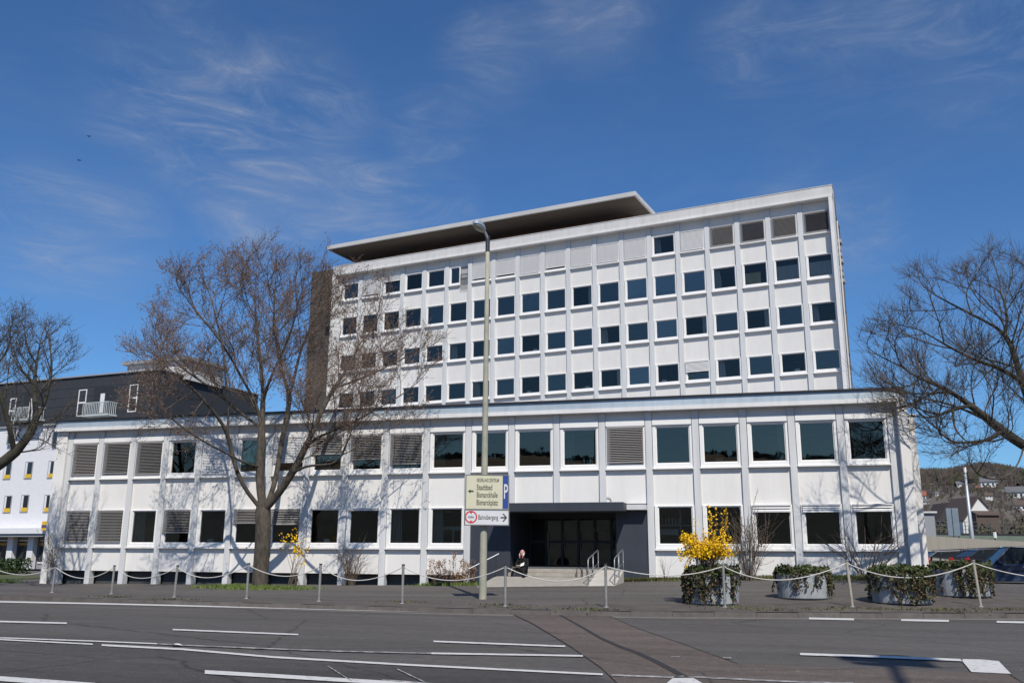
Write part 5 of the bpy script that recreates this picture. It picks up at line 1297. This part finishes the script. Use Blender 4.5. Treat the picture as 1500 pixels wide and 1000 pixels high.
# hills: a ring of slopes; the part beyond the right corner carries the village
def azpx(x): r=ray(x,816); return math.atan2(r[0],r[1])
def crest(a):   # crest elevation angle (radians) for azimuth a from +Y
    base=.045+.012*math.sin(a*3+1)+.008*math.sin(a*7+2)
    af=azpx(1420); w_=math.exp(-((a-af)/.45)**2); e=base*(1-w_)+w_*(.070+.003*math.sin(a*40)+.002*math.sin(a*97))
    bk=abs((a-math.pi+math.pi)%(2*math.pi)-math.pi); 
    back=math.exp(-((abs(a)-math.pi)/.9)**2); return e+back*.075
def hz_(a,r):
    f=min(1,max(0,(r-180)/(650-180))); f=f*f*(3-2*f)*.55+f*.45
    return -.2+f*(650*math.tan(crest(a))+HC)+(6*math.sin(r*.021+a*30)+3*math.sin(r*.05+a*55))*f*(1-f)
b=MB(); na_=240; rs_=[170,200,230,260,300,340,380,430,480,530,580,620,650,700,900]
vs=[]
for i in range(na_):
    a=2*math.pi*i/na_-math.pi
    for r_ in rs_: 
        z=hz_(a,min(r_,650)) if r_<=650 else hz_(a,650)-(r_-650)*.12
        vs.append((CAM[0]+r_*math.sin(a),CAM[1]+r_*math.cos(a),z))
n=len(rs_); b.add(vs,[(i*n+k,((i+1)%na_)*n+k,((i+1)%na_)*n+k+1,i*n+k+1) for i in range(na_) for k in range(n-1)])
HILL=mat('hill_scrub',(.14,.115,.09),.95,c2=(.07,.062,.05),nscale=.035,detail=12,bump=.5,bscale=.3)
tag(b.build('hills',HILL,smooth=True),kind='structure')
def hillpoint(px,py):
    r=ray(px,py); a=math.atan2(r[0],r[1]); hr=math.hypot(r[0],r[1])
    for rr in np.linspace(175,650,960):
        if CAM[2]+r[2]/hr*rr<=hz_(a,rr): break
    return np.array([CAM[0]+rr*math.sin(a),CAM[1]+rr*math.cos(a),hz_(a,rr)]),rr
# leafless wood on the hill: trunks and feathery crowns as one mass
random.seed(3)
wd_=MB()
def scrub(a,rr,h,m_=0):
    x=CAM[0]+rr*math.sin(a); y=CAM[1]+rr*math.cos(a); z=hz_(a,min(rr,650))-.5
    wd_.mi=m_
    sx,sy=math.cos(a),-math.sin(a)
    for k in range(9):
        dx=random.gauss(0,h*.17); top=h*random.uniform(.6,1.05); wq=h*.035
        wd_.add([(x-wq*sx,y-wq*sy,z),(x+wq*sx,y+wq*sy,z),(x+dx*sx,y+dx*sy,z+top)],[(0,1,2)])
    for k in range(5):
        dx=random.gauss(0,h*.16); zz=z+h*random.uniform(.35,.8); q=h*.13
        wd_.add([(x+(dx-q)*sx,y+(dx-q)*sy,zz-q*.7),(x+(dx+q)*sx,y+(dx+q)*sy,zz-q*.5),(x+(dx+q*.3)*sx,y+(dx+q*.3)*sy,zz+q*1.4)],[(0,1,2)])
a0,a1=azpx(1290),azpx(1640)
for k in range(5200):
    a=random.uniform(a0,a1); f=random.random(); rr=random.uniform(570,652) if f<.62 else random.uniform(190,560)
    if f>=.62 and random.random()<.45: continue
    scrub(a,rr,random.uniform(7,12) if rr>540 else random.uniform(1.5,4),random.choice((0,0,1,2)))
for k in range(8000):
    a=random.uniform(-math.pi,math.pi)
    if -1.2<a<1.2: continue
    scrub(a,random.uniform(600,652),random.uniform(2.5,6),random.choice((0,1)))
o=wd_.build('bare_woodland',[mat('wood_brown',(.13,.10,.085),.95,noise=.3,nscale=.02),mat('wood_grey',(.10,.088,.08),.95,noise=.3,nscale=.02),mat('wood_olive',(.10,.095,.055),.95,noise=.3,nscale=.02)])
tag(o,'leafless brown woodland and scrub covering the far hillside','woodland',kind='stuff')
HW=mat('house_white',(.68,.67,.64),.8); HG=mat('house_roof_grey',(.13,.13,.14),.8); HR=mat('house_roof_red',(.26,.09,.06),.8); HBr=mat('house_roof_brown',(.10,.07,.055),.8)
WDK=mat('house_window_dark',(.03,.035,.04),.3)
def house(px,py,wpx,label,roof,rz=0,wallh=.5,lit=HW,dist=None):
    P,rr=hillpoint(px,py) if dist is None else (at(px,py,dist),dist)
    s=rr/F_PX; Wd=wpx*s; D=Wd*.8; H=Wd*wallh; a=math.atan2(P[0]-CAM[0],P[1]-CAM[1])
    t=thing('house',label,'house',tuple(P),-a+rz,'village houses on the far hillside')
    b=MB(); b.box(-Wd/2,Wd/2,0,D,-2,H); b.prism([(-Wd/2,H),(Wd/2,H),(0,H+Wd*.38)] if rz>.8 else [(0,H),(D,H),(D/2,H+Wd*.32)],'y' if rz>.8 else 'x',.001 if rz>.8 else -Wd/2+.001,D-.001 if rz>.8 else Wd/2-.001); b.build('wall',lit,t)
    b=MB(); o_=Wd*.06
    if rz>.8:
        for s1 in (-1,1): b.add([(s1*(Wd/2+o_),-o_,H-.2),(0,-o_,H+Wd*.38+.1),(0,D+o_,H+Wd*.38+.1),(s1*(Wd/2+o_),D+o_,H-.2),(s1*(Wd/2+o_),-o_,H-.0),(0,-o_,H+Wd*.38+.35),(0,D+o_,H+Wd*.38+.35),(s1*(Wd/2+o_),D+o_,H-.0)],[(0,1,2,3),(4,5,6,7),(0,1,5,4),(2,3,7,6),(0,3,7,4)])
    else:
        for y0,z0,y1,z1 in ((-o_,H-.2,D/2,H+Wd*.32+.1),(D+o_,H-.2,D/2,H+Wd*.32+.1)):
            b.add([(-Wd/2-o_,y0,z0),(Wd/2+o_,y0,z0),(Wd/2+o_,y1,z1),(-Wd/2-o_,y1,z1),(-Wd/2-o_,y0,z0+.3),(Wd/2+o_,y0,z0+.3),(Wd/2+o_,y1,z1+.3),(-Wd/2-o_,y1,z1+.3)],[(0,1,2,3),(4,5,6,7),(0,1,5,4),(1,2,6,5),(3,0,4,7)])
    b.build('roof',roof,t)
    b=MB(); n=3 if wpx>9 else 2
    for k in range(n):
        x=-Wd/2+(k+.5)*Wd/n; b.box(x-Wd*.06,x+Wd*.06,-.06,-.005,H*.35,H*.75)
    b.build('windows',WDK,t)
V=[(1359,712,8,'tiny white house at the upper left of the village, nearest the office corner',HG),(1366,713,6,'tiny white house just right of the uppermost left one',HBr),
(1381,709,9,'small grey-roofed house left of the mast, high on the slope',HG),(1407,713,9,'small pale gabled house touching the left side of the mast',HG),
(1424,703,6,'small pale house right of the mast, high on the slope',HR),(1433,717,5,'tiny reddish-roofed house right of the mast, mid slope',HR),
(1448,714,17,'large grey-roofed house among the dangling branches',HG),(1461,709,7,'bright white house just right of the large grey-roofed one',HG),
(1475,709,6,'small pale house at the upper right of the village',HBr),(1494,709,9,'white house at the upper right edge of the village',HG),
(1474,726,9,'white house in front of the wide grey-roofed house',HG),(1488,731,20,'wide grey-roofed white house at the right edge, lower village',HG),
(1348,733,15,'red-roofed house at the lower left of the village',HR),(1357,738,7,'white house just below the red roof',HG),
(1373,725,5,'tiny pale house between the red roof and the mast',HG),(1449,730,8,'low white house beside the long white fence',HBr),(1500,748,16,'brown-roofed house low at the right edge',HBr)]
for x,y,w_,lab,rf in V: house(x,y,w_,lab,rf,0,.45)
# two big white gables nearer by
def gable(label,apx,apy,lx,ly,rx_,ry,dist):
    A=at(apx,apy,dist); Lp=at(lx,ly,dist); Rp=at(rx_,ry,dist); O=np.array([A[0],A[1],0]); fx=AR[:2]/np.linalg.norm(AR[:2])
    loc_=lambda P:((P-O)[:2]@fx,P[2])
    a,l,r=loc_(A),loc_(Lp),loc_(Rp)
    t=thing('gabled_house',label,'house',tuple(O),math.atan2(fx[1],fx[0]),'white gables beyond the wall')
    b=MB(); b.prism([(l[0],-.1),(r[0],-.1),(r[0],r[1]),(a[0],a[1]),(l[0],l[1])],'y',0,9); b.build('wall',HW,t)
    b=MB()
    for e in (l,r):
        o_=-.0; b.add([(e[0],-.3,e[1]+.02),(a[0],-.3,a[1]+.02),(a[0],9.3,a[1]+.02),(e[0],9.3,e[1]+.02),(e[0],-.3,e[1]+.25),(a[0],-.3,a[1]+.25),(a[0],9.3,a[1]+.25),(e[0],9.3,e[1]+.25)],[(0,1,2,3),(4,5,6,7),(0,1,5,4),(2,3,7,6),(0,3,7,4)])
    b.build('roof',HBr,t)
    # lean-to in the brown roof material in front of the lower part
    b=MB(); zc_=r[1]-.3; b.box(a[0]-.6*(a[0]-l[0]),r[0]+.4,-2.2,-.001,-.1,zc_-.6); b.prism([(-2.5,zc_-.7),(0,zc_),(0,zc_-.25),(-2.5,zc_-.85)],'x',a[0]-.55*(a[0]-l[0]),r[0]+.6); b.build('lean_to',HBr,t)
gable('white gabled house with steep roof right of the mast, largest in the village',1432.5,728,1410,764,1448,745,150)
gable('narrow white gabled house between the blue-grey board and the mast',1401,736,1385,775,1408,742,165)
b=MB()
for k in range(9000):
    xq=random.uniform(1330,1510); P=at(xq,788-abs(random.gauss(0,1))*(6+4*math.sin(xq*.11)+3*math.sin(xq*.037+2)),random.uniform(95,140)); P[2]=min(P[2],9)
    leaf(b,P,random.uniform(.2,.5),.7)
tag(b.build('hillside_bushes',mat('bush_brown',(.10,.08,.05),.9,c2=(.05,.05,.025),nscale=.3)),'brown and olive bushes behind the railing at the right','bushes',kind='stuff')

# ------------------------------------------------------------------ a tall street lamp behind the camera, whose shadow lies on the road
el=R(48.0); az=math.radians(25.5); SUN=np.array([math.sin(az)*math.cos(el),-math.cos(az)*math.cos(el),math.sin(el)])
def shadow_src(px,py,h): P=onZ(px,py,0.0); return P+SUN*(h/SUN[2])
Q=shadow_src(1306,969,14.0); ad=onZ(1311,975,0)-onZ(1317,1000,0); ad/=np.linalg.norm(ad); Qb=Q-ad*3.6; Qb[2]=0
t=thing('street_lamp','second street lamp on the near side, its long arm throwing the shadow on the road','street lamp',tuple(Qb))
b=MB(); b.tube([(0,0,0),(0,0,13.4)],[.15,.08],12); b.build('pole',POLE,t,smooth=True)
b=MB(); b.tube([np.array([0,0,13.35]),np.array([0,0,13.65])+ad*.15,np.array([0,0,13.82])+ad*.7,np.array([0,0,13.95])+ad*2,np.array([0,0,13.98])+ad*3.3],[.09,.085,.08,.07,.07],10); b.build('arm',bpy.data.materials['lamp_alu'],t,smooth=True)
b=MB(); sd=np.array([-ad[1],ad[0],0]); c_=np.array([0,0,14.0])+ad*3.6
for k,(u0,u1,v0,v1) in enumerate(((-.55,.62,-.60,.22),(-.15,.42,-.45,.72),(.30,.78,-.72,.05),(-.75,-.30,-.10,.50),(.55,.95,-.35,.15))):
    z=.03*k; p=[c_+ad*a+sd*q+np.array([0,0,z]) for a,q in ((u0,v0),(u1,v0*.8),(u1*.9,v1),(u0*.8,v1*.9))]; b.add(p+[x+np.array([0,0,.06]) for x in p],[(3,2,1,0),(4,5,6,7),(0,1,5,4),(1,2,6,5),(2,3,7,6),(3,0,4,7)])
b.build('lamp_head',bpy.data.materials['lamp_alu'],t)

# ------------------------------------------------------------------ sky and sun
wld=bpy.data.worlds.new('World'); scene.world=wld; wld.use_nodes=True; nt=wld.node_tree; nt.nodes.clear(); L=nt.links.new
out=nt.nodes.new('ShaderNodeOutputWorld'); bg=nt.nodes.new('ShaderNodeBackground'); L(bg.outputs[0],out.inputs[0]); bg.inputs[1].default_value=.092
sky=nt.nodes.new('ShaderNodeTexSky'); sky.sky_type='NISHITA'; sky.sun_disc=False; sky.sun_elevation=el; sky.sun_rotation=math.pi-az; sky.altitude=300; sky.air_density=1.0; sky.dust_density=.35; sky.ozone_density=2.2
tc=nt.nodes.new('ShaderNodeTexCoord')
# thin cirrus veils
def nz(scale,st,rot,det=8,rough=.6,dist=0):
    mp=nt.nodes.new('ShaderNodeMapping'); mp.inputs['Scale'].default_value=st; mp.inputs['Rotation'].default_value=rot; n_=nt.nodes.new('ShaderNodeTexNoise'); n_.inputs['Scale'].default_value=scale; n_.inputs['Detail'].default_value=det; n_.inputs['Roughness'].default_value=rough; n_.inputs['Distortion'].default_value=dist
    L(tc.outputs['Generated'],mp.inputs[0]); L(mp.outputs[0],n_.inputs['Vector']); return n_
def ramp(src,lo,hi):
    r_=nt.nodes.new('ShaderNodeMapRange'); r_.inputs[1].default_value=lo; r_.inputs[2].default_value=hi; L(src,r_.inputs[0]); return r_.outputs[0]
def mth(op,a,c):
    q=nt.nodes.new('ShaderNodeMath'); q.operation=op
    for i,v in enumerate((a,c)):
        if isinstance(v,(int,float)): q.inputs[i].default_value=v
        else: L(v,q.inputs[i])
    return q.outputs[0]
def blob(px,py,rad):
    d=ray(px,py); d=d/np.linalg.norm(d); vm=nt.nodes.new('ShaderNodeVectorMath'); vm.operation='DISTANCE'; nrm=nt.nodes.new('ShaderNodeVectorMath'); nrm.operation='NORMALIZE'; L(tc.outputs['Generated'],nrm.inputs[0]); L(nrm.outputs[0],vm.inputs[0]); vm.inputs[1].default_value=tuple(d)
    r_=nt.nodes.new('ShaderNodeMapRange'); r_.interpolation_type='SMOOTHERSTEP'; r_.inputs[1].default_value=rad; r_.inputs[2].default_value=rad*.1; L(vm.outputs['Value'],r_.inputs[0]); return r_.outputs[0]
veil=ramp(nz(3.0,(1,1,2.6),(.2,.5,.3),7,.62,.6).outputs['Fac'],.46,.75)
fib=ramp(nz(9.0,(1.0,.6,3.2),(.35,.35,.2),8,.7,.9).outputs['Fac'],.38,.72)
m1=None
for px,py,rad in ((430,160,.11),(330,190,.12),(250,130,.12),(430,275,.10),(510,290,.08),(350,240,.10),(400,310,.10),(640,190,.07),(860,15,.10),(720,90,.08),(620,310,.09),(1150,345,.09),(1440,50,.12),(1260,20,.08),(1250,340,.08),(60,330,.10),(160,350,.09),(1100,70,.08),(530,300,.05)):
    q=blob(px,py,rad); m1=q if m1 is None else mth('ADD',m1,mth('MULTIPLY',q,.75))
m1=mth('MINIMUM',m1,1.3)
soft=ramp(nz(5.0,(1,.8,2.2),(.3,.4,.2),5,.55,.4).outputs['Fac'],.35,.7)
cl=mth('MULTIPLY',mth('ADD',mth('MULTIPLY',mth('MULTIPLY',veil,fib),.22),mth('MULTIPLY',m1,mth('ADD',mth('ADD',mth('MULTIPLY',mth('MULTIPLY',fib,fib),.95),mth('MULTIPLY',soft,.36)),.02))),.43)
tint=nt.nodes.new('ShaderNodeMixRGB'); tint.blend_type='MULTIPLY'; tint.inputs[0].default_value=1; tint.inputs[2].default_value=(.53,.87,1.22,1); L(sky.outputs[0],tint.inputs[1])
mx=nt.nodes.new('ShaderNodeMixRGB'); L(cl,mx.inputs[0]); L(tint.outputs[0],mx.inputs[1]); mx.inputs[2].default_value=(4.2,4.7,5.6,1); L(mx.outputs[0],bg.inputs[0])
ld=bpy.data.lights.new('sun','SUN'); ld.energy=4.3; ld.angle=R(.5); ld.color=(1,.945,.85); lo=bpy.data.objects.new('sun',ld); col.objects.link(lo)
lo.rotation_euler=Vector(SUN).to_track_quat('Z','Y').to_euler()
vs_=scene.view_settings; vs_.view_transform='Standard'; vs_.look='None'; vs_.exposure=0; vs_.gamma=1; vs_.use_curve_mapping=False
scene.cycles.max_bounces=6; scene.cycles.transparent_max_bounces=12; scene.cycles.glossy_bounces=3; scene.cycles.diffuse_bounces=3
bpy.context.view_layer.update()

dg=bpy.context.evaluated_depsgraph_get()
for o in [q for q in bpy.data.objects if q.type=='FONT']:
    me=bpy.data.meshes.new_from_object(o.evaluated_get(dg)); n_=bpy.data.objects.new('lettering',me); col.objects.link(n_); n_.parent=o.parent; n_.location=o.location; n_.rotation_euler=o.rotation_euler; n_.scale=o.scale
    bpy.data.objects.remove(o)
